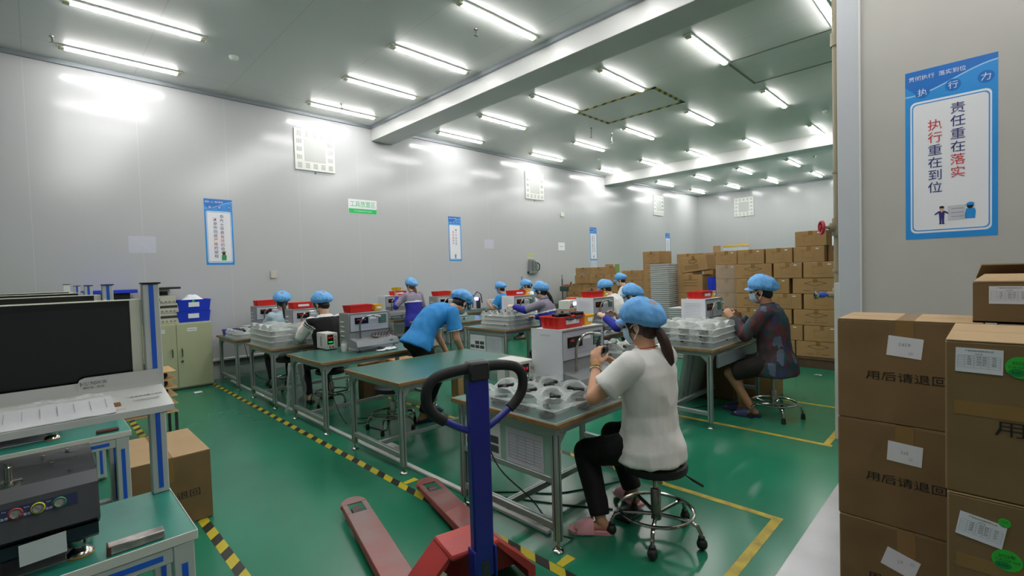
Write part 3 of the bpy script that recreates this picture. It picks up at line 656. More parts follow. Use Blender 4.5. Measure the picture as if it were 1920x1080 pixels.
T7=tester((R2[1]-.42,5.6,ZT2),'grey bench tester with a paper sheet, behind the nearest red bin',paper=True)
side_bag(T7,'white check sheet on the tester behind the nearest red bin','paper'); bins_on(T7,5,'red parts bin in front of the white-shirted back','yellow parts bin in front of the white-shirted back')
T8=tester((R2[2]-.55,5.72,ZT2),'grey bench tester left of the standing woman in blue uniform',paper=True)
side_bag(T8,'white check sheet on the tester left of the standing woman','paper'); bins_on(T8,6,'red parts bin left of the standing woman in blue uniform','yellow parts bin left of the standing woman in blue uniform')
T9=tester((R2[3]-.5,5.3,ZT2),'grey bench tester with bare louvred side behind the bending man',lit=False)
bins_on(T9,7,'red parts bin on the tester above the bending man','yellow parts bin on the tester above the bending man')
T10=tester((R2[4]-.3,5.02,ZT2),'grey bench tester beside the ponytailed woman reaching for a bin',paper=True)
side_bag(T10,'white check sheet on the tester of the ponytailed woman','paper')
bin_((R2[4]-.42,5.12,ZT2+.4432),.19,.3,.085,RED,'red parts bin in front of the ponytailed woman’s face',0,True,True)
# ================================================================= POWER SUPPLIES AND SMALL DEVICES
def psu(loc,w,d,h,label,disp=True,rz=0,vents=True):
    t=thing('power_supply',label,'power supply',loc,rz,'boxed power supplies')
    MB().b2(-d,0,-w/2,w/2,.008,h,.006).build('housing',PALEB,t)
    f=MB()
    for x in(-d+.03,-.03):
        for y in(-w/2+.02,w/2-.02): f.cyl((x,y,0),(x,y,.0085),.01,n=8)
    f.build('rubber_foot',RUBBER,t)
    if disp:
        g=MB().mt(BLACKM).b2(.0005,.003,-w*.4,w*.12,h*.35,h*.9); g.mt(LEDR).text('12.0',X_*.0035+Y_*(-w*.14)+Z_*h*.75,Y_,Z_,h*.14,w*.36); g.mt(LEDG).text('0.50',X_*.0035+Y_*(-w*.14)+Z_*h*.48,Y_,Z_,h*.13,w*.36); g.build('display',None,t,False)
        kx=MB()
        for k in range(4): kx.cyl((.0005,w*.3,h*(.25+.18*k)),(.015,w*.3,h*(.25+.18*k)),.011,n=12)
        kx.build('knob',mat('knob_beige','#bdbaad',.5),t)
        g=MB(); g.cyl((.0005,-w*.2,h*.18),(.012,-w*.2,h*.18),.009,n=10); g.mt(mat('terminal_red','#a31b2a',.4)); g.cyl((.0005,w*.05,h*.18),(.012,w*.05,h*.18),.009,n=10); g.build('terminal',mat('terminal_red','#a31b2a',.4),t)
    if vents:
        g=MB().mt(STEELD)
        for i in range(3):
            for k in range(10): g.b2(-d*.62+i*.016,-d*.62+i*.016+.009,-w/2-.0008,-w/2+.0005,h*.2+k*h*.06,h*.2+k*h*.06+h*.035)
        g.build('vent_slots',None,t,False)
    return t
psu((R1[2]-.78,2.47,ZT),.14,.27,.2,'small white power supply with green and red digits on the table by the white bottle')
psu((R1[0]-.66,2.47,ZT),.15,.24,.22,'white power supply with vent slots behind the clear tray on the nearest table')
psu((R2[2]-.45,5.16,ZT2),.26,.4,.15,'plain white instrument case behind the tray stack of the standing woman',False,0,False)
psu((R2[3]-.2,5.02,ZT2),.22,.34,.15,'white instrument case partly behind the bending man’s back')
psu((R1[4]-.62,2.42,ZT),.13,.22,.13,'little white power supply on the table nearest the olive cabinet')
psu((R2[1]-.03,4.93,ZT2),.12,.2,.1,'white device right of the near woman’s ponytail, behind the trays',False)
t=thing('plastic_bottle','white plastic bottle with flat lid standing beside the small power supply','bottle',(R1[2]-.52,2.50,ZT))
MB().lathe([(.036,0),(.038,.004),(.038,.088),(.034,.095),(.03,.097)],n=22).build('bottle_body',mat('bottle_white','#dedfdd',.4),t); MB().lathe([(.034,.0972),(.034,.112),(.018,.114),(.018,.124),(.001,.125)],n=20).build('lid',mat('lid_grey','#c2c4c4',.35,.3),t)
# ================================================================= CLEAR TRAYS AND MOULDED PARTS
def tray_mesh(w,d,h,nx=3,ny=3,flat=False):
    mb=MB(); NX,NY=nx*10,ny*10; vs=[];fs=[]
    def H(i,j):
        fx=(i%10)/10;fy=(j%10)/10; ex=min(fx,1-fx)*2;ey=min(fy,1-fy)*2; r=min(ex,ey); q=(fy if ex<ey else fx)
        mid=1-.5*math.exp(-((q-.5)*5.5)**2); k=math.hypot(max(0,.75-ex),max(0,.75-ey)) if max(ex,ey)<.75 else 0
        rim=h*mid
        if flat and (i in(0,NX) or j in(0,NY)): return h
        if r<=.21: return rim
        if r<=.41: return h*.15+(rim-h*.15)*.32
        return h*.13
    for i in range(NX+1):
        for j in range(NY+1): vs.append((-w/2+.02+(w-.04)*i/NX,-d/2+.02+(d-.04)*j/NY,H(i,j)))
    for i in range(NX):
        for j in range(NY): a=i*(NY+1)+j; fs.append([a,a+NY+1,a+NY+2,a+1])
    # skirt
    per=[(i,0) for i in range(NX)]+[(NX,j) for j in range(NY)]+[(i,NY) for i in range(NX,0,-1)]+[(0,j) for j in range(NY,0,-1)]
    b=len(vs)
    for i,j in per:
        x,y,z=vs[i*(NY+1)+j]; k=1+.02/max(w,d)*2; vs.append((x*k,y*k,.004))
    n=len(per)
    for q in range(n):
        a=per[q];c=per[(q+1)%n]; fs.append([a[0]*(NY+1)+a[1],c[0]*(NY+1)+c[1],b+(q+1)%n,b+q])
    b2=len(vs)
    for q in range(n): x,y,z=vs[b+q]; vs.append((x*1.03,y*1.03,.002))
    for q in range(n): fs.append([b+q,b+(q+1)%n,b2+(q+1)%n,b2+q])
    mb.add(vs,fs); return mb
_tp={}
def tray(loc,w,d,h,label,group,m,rz=0,nx=3,ny=3,flat=False):
    k=(w,d,h,nx,ny,m.name,flat)
    if k not in _tp: _tp[k]=tray_mesh(w,d,h,nx,ny,flat).build('clear_tray',m,None,True,None,60); o=_tp[k]
    else: o=_tp[k].copy(); COL.objects.link(o)
    o.location=loc; o.rotation_euler=(0,0,rz); return tag(o,label,'tray',group)
def part_mesh():
    mb=MB(); mb.lathe([(.0001,.0),(.045,.001),(.05,.008),(.046,.016),(.0001,.018)],n=18)
    mb.box((.0,.0,.03),(.028,.05,.03),.006); mb.cyl((-.05,.0,.035),(.05,.012,.045),.014,.009,10); mb.box((.045,.012,.045),(.02,.035,.02),.005); return mb
_pm=None
def part(loc,rz,label,group='moulded black parts in the trays',rx=0):
    global _pm
    if _pm is None: o=_pm=part_mesh().build('moulded_part',mat('moulded_black','#1c1c20',.4),None)
    else: o=_pm.copy(); COL.objects.link(o)
    o.location=loc; o.rotation_euler=(rx,0,rz); return tag(o,label,'plastic part',group)
ORD=['topmost','second from top','third from top','lowest','fifth']
def tray_stack(cx,cy,z,w,d,h,n,where,m,rz=0,nx=3,ny=3,partrows=True,step=None):
    step=step or h*1.0
    for k in range(n):
        tray((cx+random.uniform(-.006,.006),cy+random.uniform(-.006,.006),z+k*step+.0005),w,d,h,'clear plastic tray, %s of the stack %s'%(ORD[n-1-k] if n>1 else 'only one',where),'clear trays '+where,m,rz+random.uniform(-.01,.01),nx,ny,k<n-1)
        if k==n-1 and not partrows: continue
        for i in range(nx):
            for j in range(ny):
                edge=(j==0 or i==nx-1)
                if k<n-1 and not edge: continue
                a=-w/2+.02+(w-.04)*(i+.5)/nx; b=-d/2+.02+(d-.04)*(j+.5)/ny; a,b=(a,b) if k==n-1 else ((a,-d/2+.068) if j==0 else (w/2-.068,b)); lab='black part in the %s tray %s, %s %s well'%(ORD[n-1-k] if n>1 else 'single',where,{2:['front','back'],3:['front','middle','back'],4:['front','second','third','back']}[ny][j],{2:['left','right'],3:['left','centre','right'],4:['left','inner left','inner right','right']}[nx][i])
                ca,sa=math.cos(rz),math.sin(rz)
                part((cx+a*ca-b*sa,cy+a*sa+b*ca,z+k*step+h*.14),random.uniform(0,6),lab,'parts in the trays '+where)
tray_stack(R1[0]-.35,Y1+.37,ZT,.66,.70,.065,2,'on the nearest table',TRAYM,0,3,3,True)
tray_stack(R1[3]-.46,Y1+.31,ZT,.82,.56,.07,4,'before the black vest',TRAYM2,0,3,2,False)
tray_stack(R2[0]-.34,4.62+.42,.79,.66,.76,.062,4,'before the patterned shirt',TRAYM2,0,3,3,False)
tray_stack(R2[2]-.33,Y2+.40,ZT2,.6,.62,.062,4,'beside the standing woman',TRAYM2,0,4,4,True)
tray_stack(R1[0]-.36,3.26,ZT,.36,.32,.07,4,'behind the white t-shirt',TRAYM2,.1,2,2,True)
tray_stack(R2[1]-.3,Y2+.34,ZT2,.55,.6,.05,1,'before the purple uniform',TRAYM2,.0,3,3,True)
tray_stack(R1[4]-.35,Y1+.3,ZT,.6,.5,.06,2,'near the olive cabinet',TRAYM2,0,3,2,True)
t=thing('blue_box','small blue plastic box under the trays on the table nearest the cabinet','box',(R1[4]-.82,Y1+.2,ZT)); open_box(MB(),.2,.25,.09).build('box_body',BLUEP,t)
t=thing('green_card','bright green card lying on a black box lid near the olive cabinet','card',(R1[4]-.82,Y1+.5,ZT)); MB().b2(-.12,.12,-.1,.1,.001,.1,.004).build('lid',BLACKP,t); MB().b2(-.11,.11,-.09,.09,.1005,.104).build('card',mat('card_lime','#9fe05a',.5),t)
for i,(x,y,z) in enumerate(((R2[1]-.12,5.22,ZT2),(R2[1]-.05,5.38,ZT2),(R2[1]-.2,5.3,ZT2+.012),(R1[0]-.12,2.86,ZT),(R1[0]-.08,3.02,ZT),(R1[0]-.06,2.92,ZT+.02))):
    part((x,y,z+.001),i*1.1,'loose black part beside the tester %s, %s of three'%('behind the nearest red bin' if i<3 else 'of the woman in white',['nearest','farthest','middle'][i%3]),'loose parts '+('a' if i<3 else 'b'),.3)
for i in range(4): part((T1.location.x-.1+.05*(i%2),T1.location.y-.16+.05*i,T1.location.z+.5+.002*i),i*1.3,'black part lying in the nearest red bin, number %s from the front'%['one','two','three','four'][i],'parts in the nearest red bin')
# crumpled bag pieces and white foam
t=thing('foam_wrap','white crumpled wrapping on the near table edge below the woman’s elbow','wrapping',(R1[0]-.1,2.78,ZT))
mb=MB(); NN=12; mb.add([(-.07+.14*i/NN,-.1+.2*j/NN,.003+.035*abs(noise.noise(Vector((i*.4,j*.4,1))))) for i in range(NN+1) for j in range(NN+1)],[[i*(NN+1)+j,(i+1)*(NN+1)+j,(i+1)*(NN+1)+j+1,i*(NN+1)+j+1] for i in range(NN) for j in range(NN)]); mb.build('wrap',PAPER,t)
t=thing('foam_wrap','white crumpled cloth under the front of the tester with clean louvred side','cloth',(R1[2]-.2,2.86,ZT))
mb=MB(); mb.add([(-.05+.1*i/NN,-.12+.24*j/NN,.003+.04*abs(noise.noise(Vector((i*.4,j*.4,5))))) for i in range(NN+1) for j in range(NN+1)],[[i*(NN+1)+j,(i+1)*(NN+1)+j,(i+1)*(NN+1)+j+1,i*(NN+1)+j+1] for i in range(NN) for j in range(NN)]); mb.build('cloth',PAPER,t)
# ================================================================= STOOLS
def stool(loc,h,label,casters=False,rz=0,black_hub=True):
    t=thing('work_stool',label,'stool',loc,rz,'round work stools')
    MB().lathe([(.0001,h-.055),(.17,h-.055),(.182,h-.05),(.187,h-.03),(.182,h-.008),(.165,h),(.15,h-.006),(.0001,h-.004)],n=32).build('seat',BLACKP if not casters else mat('seat_vinyl','#121214',.5),t)
    MB().cyl((0,0,.28),(0,0,h-.0555),.014,n=14).build('piston',CHROME,t)
    MB().lathe([(.03,.1),(.03,.275),(.026,.285),(.0145,.287)],n=18).build('column',CHROME if not casters else mat('column_steel','#8d8b87',.25,.9),t)
    R=.215
    MB().tube([(R*math.cos(q*PI/20),R*math.sin(q*PI/20),.155) for q in range(40)],.0105,8,True).build('foot_ring',CHROME,t)
    for k in range(5):
        a=2*PI*k/5; ca,sa=math.cos(a),math.sin(a); P=lambda r,z:(r*ca,r*sa,z)
        lg=MB().tube([P(.028,.13),P(.12,.138),P(.2,.142),P(.245,.125),P(.262,.09),P(.265,.055)],.0115,8).build('leg',CHROME,t)
        if casters:
            c=MB(); c.ball(P(.268,.0335),(.03,.03,.033),12,8); c.lathe([(.012,.045),(.02,.055),(.018,.075),(.012,.08)],P(.265,0),(0,0,1),12)
            c.build('caster',mat('caster_black','#202021',.5),lg)
        else: MB().lathe([(.02,0),(.021,.02),(.016,.058),(.012,.06)],P(.265,0),(0,0,1),12).build('rubber_foot',RUBBER,lg)
    if casters: MB().tube([(.05,.02,h-.057),(.16,.06,h-.075),(.2,.075,h-.1),(.25,.095,h-.13)],[.004,.004,.009,.008],8).build('lever',BLACKP,t)
    return t
stool((-1.42,2.58,0),.455,'black caster stool under the woman in the white t-shirt',True,.1)
stool((-4.47,2.62,0),.45,'empty-looking chrome stool under the empty table behind the pallet truck',rz=.3)
stool((-5.95,2.62,0),.45,'chrome stool under the woman in the black vest',rz=.2)
stool((-7.36,2.62,0),.45,'chrome stool under the woman in pale blue',rz=.5)
stool((-1.62,5.47,0),.5,'chrome stool under the man in the patterned shirt',rz=.3)
stool((-3.02,5.55,0),.47,'chrome stool under the seated woman in purple uniform')
# white-topped dark stool seat behind
t=thing('low_stool','round black seat standing beside the second-row table of sheets','stool',(-6.95,3.9,0)); MB().lathe([(.0001,.4),(.17,.4),(.18,.42),(.17,.45),(.0001,.45)],n=24).build('seat',BLACKP,t); MB().cyl((0,0,.02),(0,0,.4),.02,n=12).build('post',CHROME,t); MB().lathe([(.2,0),(.2,.015),(.03,.03)],n=24).build('base',CHROME,t)
# foot pedal and cables
t=thing('foot_pedal','black foot pedal on the floor by the woman’s far slipper','pedal',(-1.66,2.66,0)); MB().b2(-.06,.06,-.09,.09,0,.02,.006).build('base',BLACKP,t); MB().prism([(-.085,.021),(.085,.021),(.085,.03),(-.085,.045)],(-.055,0,0),(0,1,0),(0,0,1),(.11,0,0)).build('treadle',STEELD,t)
def cable(pts,label,r=.0045):
    # smooth with Catmull-Rom
    P=[Vector(p) for p in pts]; o=[]
    for i in range(len(P)-1):
        a=P[max(0,i-1)];b=P[i];c=P[i+1];d=P[min(len(P)-1,i+2)]
        for k in range(6):
            t=k/6; o.append(.5*((2*b)+(c-a)*t+(2*a-5*b+4*c-d)*t*t+(3*b-a-3*c+d)*t**3))
    o.append(P[-1]); return tag(MB().tube(o,r,6).build('cable',mat('cable_black','#17171a',.5),None),label,'cable')
CBL=.0052
cable([(-2.42,2.09,.72),(-2.3,2.0,.6),(-2.15,1.98,.4),(-1.98,2.1,.2),(-1.84,2.12,.06),(-1.76,2.2,CBL)],'black cable hanging in front of the sheets of the nearest table')
cable([(-2.62,2.25,CBL),(-2.4,2.45,CBL),(-2.2,2.6,CBL),(-2.0,3.0,CBL),(-1.95,3.2,CBL)],'black cable snaking on the floor under the nearest table')
cable([(-2.6,2.22,CBL),(-2.35,2.35,CBL),(-2.05,2.5,CBL),(-1.78,2.66,CBL)],'black pedal cable on the floor below the nearest table')
cable([(-5.35,2.3,.7),(-5.2,2.3,.3),(-5.0,2.35,CBL),(-4.7,2.45,CBL),(-4.45,2.5,CBL),(-4.55,2.6,CBL)],'black cable dropping below the tester with the white bottle')
cable([(-5.1,2.5,CBL),(-4.95,2.62,CBL),(-4.85,2.5,CBL),(-4.95,2.4,CBL),(-5.1,2.45,CBL)],'coiled black cable on the floor beside the empty table')
cable([(-8.2,2.25,.7),(-8.15,2.3,.35),(-8.1,2.4,.1),(-8.0,2.6,CBL)],'thin black cable under the table nearest the cabinet')
cable([(-2.6,5.0,CBL),(-2.4,5.2,CBL),(-2.25,5.5,CBL),(-2.1,5.6,CBL)],'black cable on the floor under the patterned-shirt man’s table')
t=thing('power_strip','white power strip on the floor beside the nearest table leg','power strip',(-2.43,2.22,0)); MB().b2(-.11,.11,-.03,.03,0,.04,.006).build('housing',WHITEP,t)
t=thing('power_strip','white power box on the floor under the empty table','power strip',(-3.95,2.25,0)); MB().b2(-.1,.1,-.06,.06,0,.045,.006).build('housing',WHITEP,t)
# ================================================================= CARTONS
def carton(loc,w,d,h,label,group=None,rz=0,style=None,m=None,tape=True,big=False):
    """base centre loc; front face is -Y in local space"""
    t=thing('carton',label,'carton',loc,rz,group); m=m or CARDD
    bd=MB().mt(m).box((0,0,h/2),(w,d,h-.001),.005 if big else .006)
    bd.mt(mat('carton_seam','#6b5334',.9)).b2(-w/2+.006,w/2-.006,-.0015,.0015,h-.0012,h+.0004); body=bd.build('carton_body',None,t,False)
    if big:
        f=MB().mt(CARDT); f.b2(-w/2+.002,w/2-.002,-d/2+.001,-.002,h-.0008,h+.0022); f.b2(-w/2+.002,w/2-.002,.002,d/2-.001,h-.0008,h+.0022)
        f.build('flap',None,t,False)
    if tape:
        MB().mt(TAPE).b2(-.03,.03,-d/2-.0008,-d/2+.001,h*.72,h+.0005).b2(-.03,.03,-d/2-.0005,d/2+.0005,h+.0003,h+(.0026 if big else .0012)).build('tape',None,t,False)
    n=-Y_; o=Vector((0,-d/2-.0012,0)); u=X_
    g=MB()
    if style=='D':
        g.mt(INKB); a,b=w*.24,h*.17; c=o+Z_*h*.66
        for (x0,z0),(x1,z1) in (((-a,0),(0,b)),((0,b),(a,0)),((a,0),(0,-b)),((0,-b),(-a,0))):
            g.prism([(x0,z0),(x1,z1),(x1,z1+.006),(x0,z0+.006)],c,u,Z_,Y_*.0008)
        g.text('C.S',c-Y_*.0003,u,Z_,h*.11); g.text('C/NO:',o+Z_*h*.36,u,Z_,h*.09); g.text('MADE   IN   CHINA',o+Z_*h*.2,u,Z_,h*.1,w*.5)
    elif style=='T':
        g.mt(INKB); g.text('ITEM NO.',o+Z_*h*.76-u*w*.17,u,Z_,h*.07); g.text('DESCRIPTION',o+Z_*h*.67-u*w*.15,u,Z_,h*.06)
        for k in range(4): g.text('QTY' if k%2 else 'N.W.',o+Z_*h*(.57-.09*k)-u*w*.2,u,Z_,h*.05); g.text('KGS' if k%2 else 'PCS',o+Z_*h*(.57-.09*k)+u*w*.18,u,Z_,h*.05)
        g.b2(-w*.17,w*.14,-d/2-.0012,-d/2-.0002,h*.285,h*.293)
        g.mt(PAPER).b2(w*.22,w*.32,-d/2-.0012,-d/2-.0002,h*.82,h*.88)
    elif style=='S':
        g.mt(INKB)
        for k in range(3): g.b2(-w*.3,w*.3,-d/2-.0012,-d/2-.0002,h*(.4+.15*k),h*(.42+.15*k))
    if g.v: g.build('printing',None,t,False)
    return t
# --- wrapped wall of cartons beyond the partition end (front at y=8.4)
YB=8.4; HB=.2435; Z0=.165
rows=[ # from bottom: list of (x0,x1,style)
 [(-3.05,-2.5,'T'),(-2.5,-2.17,'T'),(-2.16,-1.56,'D')],
 [(-3.05,-2.55,'D'),(-2.54,-2.06,'T'),(-2.05,-1.56,'T')],
 [(-3.05,-2.66,'T'),(-2.65,-2.21,'D'),(-2.19,-1.57,'D')],
 [(-3.05,-2.56,'D'),(-2.54,-2.07,'T'),(-2.05,-1.54,'T')],
 [(-3.05,-2.63,'T'),(-2.62,-2.24,'T'),(-2.20,-1.58,'D')],
 [(-3.07,-2.49,'D'),(-2.47,-2.06,'T'),(-2.05,-1.6,'T')],
 [(-3.02,-2.6,'T'),(-2.585,-2.19,'T'),(-2.18,-1.76,'T')]]
RN=['bottom row','second row from the floor','third row from the floor','middle row','third row from the top','second row from the top','top full row']
for r,row in enumerate(rows):
    for k,(a,b,st) in enumerate(row):
        carton(((a+b)/2,YB+.2+random.uniform(0,.008),Z0+r*HB),b-a-.008,.4,HB-.003,'brown carton in the %s of the tall carton wall, %s'%(RN[r],['left','centre','right end'][k]),'cartons of the tall carton wall',0,st)
carton((-1.95,YB+.2,Z0+7*HB),.42,.36,.235,'single brown carton standing topmost on the tall carton wall','cartons of the tall carton wall',0,'T')
carton((-1.665,YB+.42,Z0+6*HB),.18,.5,HB-.004,'dark side of a carton behind the right end of the top row','cartons of the tall carton wall',0,None)
for k in range(6): carton((-1.3,YB+.45,Z0+k*HB),.4,.5,HB-.004,'carton behind the pipe at the edge of the tall carton wall, layer %s'%['one, lowest','two','three','four','five','six, topmost'][k],'cartons of the tall carton wall',0,None)
def pallet(loc,w,d,label):
    t=thing('wooden_pallet',label,'pallet',loc)
    MB().b2(-w/2,w/2,-d/2,d/2,.125,.16,.004).build('deck',mat('pallet_wood_dark','#5d4731',.8,var=.3,vs=8),t)
    for y in(-d/2+.05,0,d/2-.05): MB().b2(-w/2,w/2,y-.04,y+.04,0,.1245,.004).build('runner',mat('pallet_wood_dark','#5d4731'),t)
pallet((-2.2,YB+.32,0),1.75,.66,'dark wooden pallet under the tall carton wall')
for k in range(7):
    c=carton((-3.24,YB+.32,Z0+k*HB),.36,.45,HB-.003,'film-wrapped carton at the left end of the tall carton wall, %s'%['lowest','second up','third up','fourth up','third from top','second from top','topmost'][k],'film-wrapped cartons',0,'T' if k>4 else None)
t=thing('stretch_film','shiny stretch film wound round the left end of the tall carton wall','film',(-3.24,YB+.32,0))
mb=MB(); N=26; vs=[];fs=[]
for j in range(28):
    for k in range(N):
        q=2*PI*k/N; x=.19*max(-1,min(1,1.35*math.cos(q)));y=.235*max(-1,min(1,1.35*math.sin(q))); z=.17+j*.054; e=1+.03*noise.noise(Vector((x*11,z*18,y*11)))
        vs.append((x*e,y*e,z))
for j in range(27):
    for k in range(N): fs.append([j*N+k,j*N+(k+1)%N,(j+1)*N+(k+1)%N,(j+1)*N+k])
mb.add(vs,fs); mb.build('film',FILM,t)
# --- low stack against the left wall
for r,(z,lst) in enumerate(((.24,3),(.487,3),(.734,3),(.98,3),(1.225,3))):
    for k in range(3): carton((-8.5+.585*k,11.25,z-.235),.575,.5,.24,'brown carton in the low stack against the left wall, row %d from the floor, %s'%(r+1,['left','middle','right'][k]),'cartons of the low stack',0,'D' if k<2 else None)
for k in range(3): carton((-8.2+.5*k,11.2,1.2345),.49,.45,.235,'brown carton on the upper layer of the low stack, %s'%['left','middle','right'][k],'cartons of the low stack',0,'D' if k<2 else None)
for k in range(2): carton((-8.15+.53*k,11.2,1.4745),.52,.45,.21,'brown carton on top of the low stack with a folded sheet before it, %s'%['left','right'][k],'cartons of the low stack',0,'D')
t=thing('folded_sheets','pile of grey folded sheets lying on the low carton stack','sheets',(-8.0,11.03,1.4705)); mb=MB()
for k in range(3): mb.box((.02*k,0,.006+.009*k),(.62,.1,.006),0,Matrix.Rotation(.04*k,3,'Z'))
mb.build('sheet',PAPERG,t,False)
carton((-7.42,11.2,1.6855),.17,.17,.07,'tiny carton lying on top of the low carton stack'); 
t=thing('green_roll','small green tape roll on top of the low carton stack','tape roll',(-7.2,11.25,1.4705)); MB().lathe([(.04,0),(.06,0),(.06,.28),(.04,.28)],n=18).build('roll',mat('roll_green','#7f9b4c',.5),t)
for k in range(6): carton((-6.72,11.45,.001+.262*k),.62,.5,.258,'carton between the low stack and the tall narrow stack, layer %d from below'%(k+1),'cartons of the middle stack',0,None if k<5 else 'S')
# --- tall narrow stack
for k in range(7): carton((-5.5,10.3,.025+.282*k),.42,.58,.278,'brown carton of the tall narrow stack behind the clear column, %s'%['lowest','second','third','fourth','fifth','sixth','topmost'][k],'cartons of the tall narrow stack',0,'D')
t=thing('wooden_pallet','low board under the tall narrow carton stack','pallet',(-5.5,10.3,0)); MB().b2(-.3,.3,-.3,.3,0,.024,.003).build('deck',PLY,t)
# --- column of nested clear trays
def nested(loc,w,d,n,h,label):
    t=thing('nested_trays',label,'tray column',loc)
    mb=MB(); 
    for k in range(n): mb.box((0,0,h*(k+.5)),(w,d,h*.96),.008)
    mb.build('tray_pile',clear_plastic('pile_clear','#c4cbca',.62,.25) if 'pile_clear' not in MATS else MATS['pile_clear'],t,True,None,60)
    MB().b2(-w/2-.004,w/2+.004,-d/2-.004,d/2+.004,n*h,n*h+.006).build('top_sheet',PAPERG,t); return t
nested((-4.62,8.92,0),.40,.4,42,.04,'tall column of nested clear plastic trays before the cartons')
nested((-3.9,8.22,0),.37,.4,22,.04,'short block of nested clear plastic trays right of the tall tray column')
# --- loose cartons around the blue bin
for k in range(4): carton((-4.12,9.25,.001+.366*k),.48,.5,.363,'brown carton below the tilted one beside the blue bin, %s'%['lowest','second','third','topmost'][k],'cartons under the tilted carton',0,'S' if k>1 else None)
t=carton((-4.02,9.2,1.498),.5,.42,.3,'tilted brown carton with a printed oval, leaning on top of its stack'); t.rotation_euler=(0,-.12,.0); t.location.z+=.022
g=MB().mt(INKB); ring_strip(g,[(.08*math.cos(q*PI/12),.045*math.sin(q*PI/12)) for q in range(24)],[(.068*math.cos(q*PI/12),.034*math.sin(q*PI/12)) for q in range(24)],(-.02,-.2115,.2),X_,Z_); g.text('BOX',Vector((-.02,-.2118,.2)),X_,Z_,.035)
for k in range(3): g.b2(-.2,.08,-.212,-.2112,.06+.03*k,.067+.03*k)
g.build('oval_print',None,t,False)
t=thing('drum_base','stacked carton base under the blue ribbed bin','carton',(-3.68,9.05,0)); MB().b2(-.14,.14,-.14,.14,0,1.06,.006).build('carton_body',CARDD,t,False)
t=thing('ribbed_bin','blue ribbed plastic bin between the tilted carton and the wrapped cartons','bin',(-3.68,9.05,1.0605)); mb=MB(); mb.lathe([(.0001,0),(.09,0),(.11,.34),(.115,.345),(.105,.345),(.085,.01),(.0001,.01)],n=24); mb.build('bin_body',BLUEP,t)
mb=MB()
for k in range(12): q=k*PI/6; mb.cap((.094*math.cos(q),.094*math.sin(q),.03),(.111*math.cos(q),.111*math.sin(q),.32),.006,None,6)
mb.build('rib',BLUEP,t)
for (x,y,z,w_,d_,h_,lab) in ((-4.75,10.3,0,.4,.5,1.66,'tall dark carton behind the tray column'),(-4.65,10.3,1.662,.5,.5,.24,'brown carton right behind the top of the tray column'),(-4.15,10.4,0,.45,.4,1.62,'tall carton behind the tilted carton'),(-4.1,10.4,1.622,.42,.4,.28,'open-topped carton behind the tilted carton'),(-3.75,9.75,0,.3,.4,1.72,'tall carton between tilted carton and wrapped cartons')):
    carton((x,y,z),w_,d_,h_,lab,None)
t=thing('carton_flap','raised carton flap standing behind the tilted carton','carton flap',(-4.1,10.25,1.903)); MB().box((0,0,.07),(.16,.005,.14),0).build('flap',CARDT,t,False)
t=thing('yellow_board','yellow-edged grey board standing behind the tall carton wall','board',(-7.35,20.3,0)); MB().b2(-.5,.5,-.02,.02,0,2.4,.005).build('board',PAPERG,t,False); MB().b2(-.5,.5,-.03,.03,2.4,2.47,.005).build('yellow_edge',YEL,t,False)
# --- cartons under and behind the work tables
carton((-6.0,3.62,0),.62,.34,.44,'brown carton with white tape under the table of the louvred tester','cartons under tables',.1)
carton((-5.9,3.12,0),.10,.3,.46,'flat brown carton standing on edge by the vest woman’s stool','cartons under tables',.25,None,mat('cardboard_dark','#6b4f31',.8))
carton((-4.85,3.95,0),.12,.5,.56,'flat carton on edge behind the empty table','cartons under tables',.2)
carton((-2.02,6.35,0),.4,.34,.5,'brown carton behind the patterned-shirt man’s stool','cartons under tables')
carton((-2.42,6.0,0),.5,.36,.52,'dark brown carton under the patterned-shirt man’s table','cartons under tables',0,None,mat('cardboard_dark','#6b4f31'))
# --- near carton at the aging benches
t=carton((-4.08,.6,0),.40,.58,.462,'closed carton standing on the floor beside the second aging bench',None,PI/2,None,CARD,True,True)
t.rotation_euler=(0,0,PI/2); t.location=(-4.1,.555,0)
for ch in list(t.children): bpy.data.objects.remove(ch)
w_,d_,h_=.48,.68,.462
MB().mt(CARD).box((0,0,h_/2),(w_,d_,h_-.001),.005).build('carton_body',None,t,False)
f=MB().mt(CARDT); f.b2(-w_/2+.002,-.002,-d_/2+.001,d_/2-.001,h_-.0005,h_+.003); f.b2(.002,w_/2-.002,-d_/2+.001,d_/2-.001,h_-.0005,h_+.003); f.build('flap',None,t,False)
MB().mt(TAPE).b2(-.03,.03,-d_/2-.001,-d_/2+.001,h_*.66,h_).b2(-.03,.03,-d_/2,d_/2,h_+.0012,h_+.0042).build('tape',None,t,False)
g=MB().mt(INK).text('用后请退回',Vector((.0,-d_/2-.0012,.2)),X_,Z_,.055,.34); g.build('lettering',None,t,False)
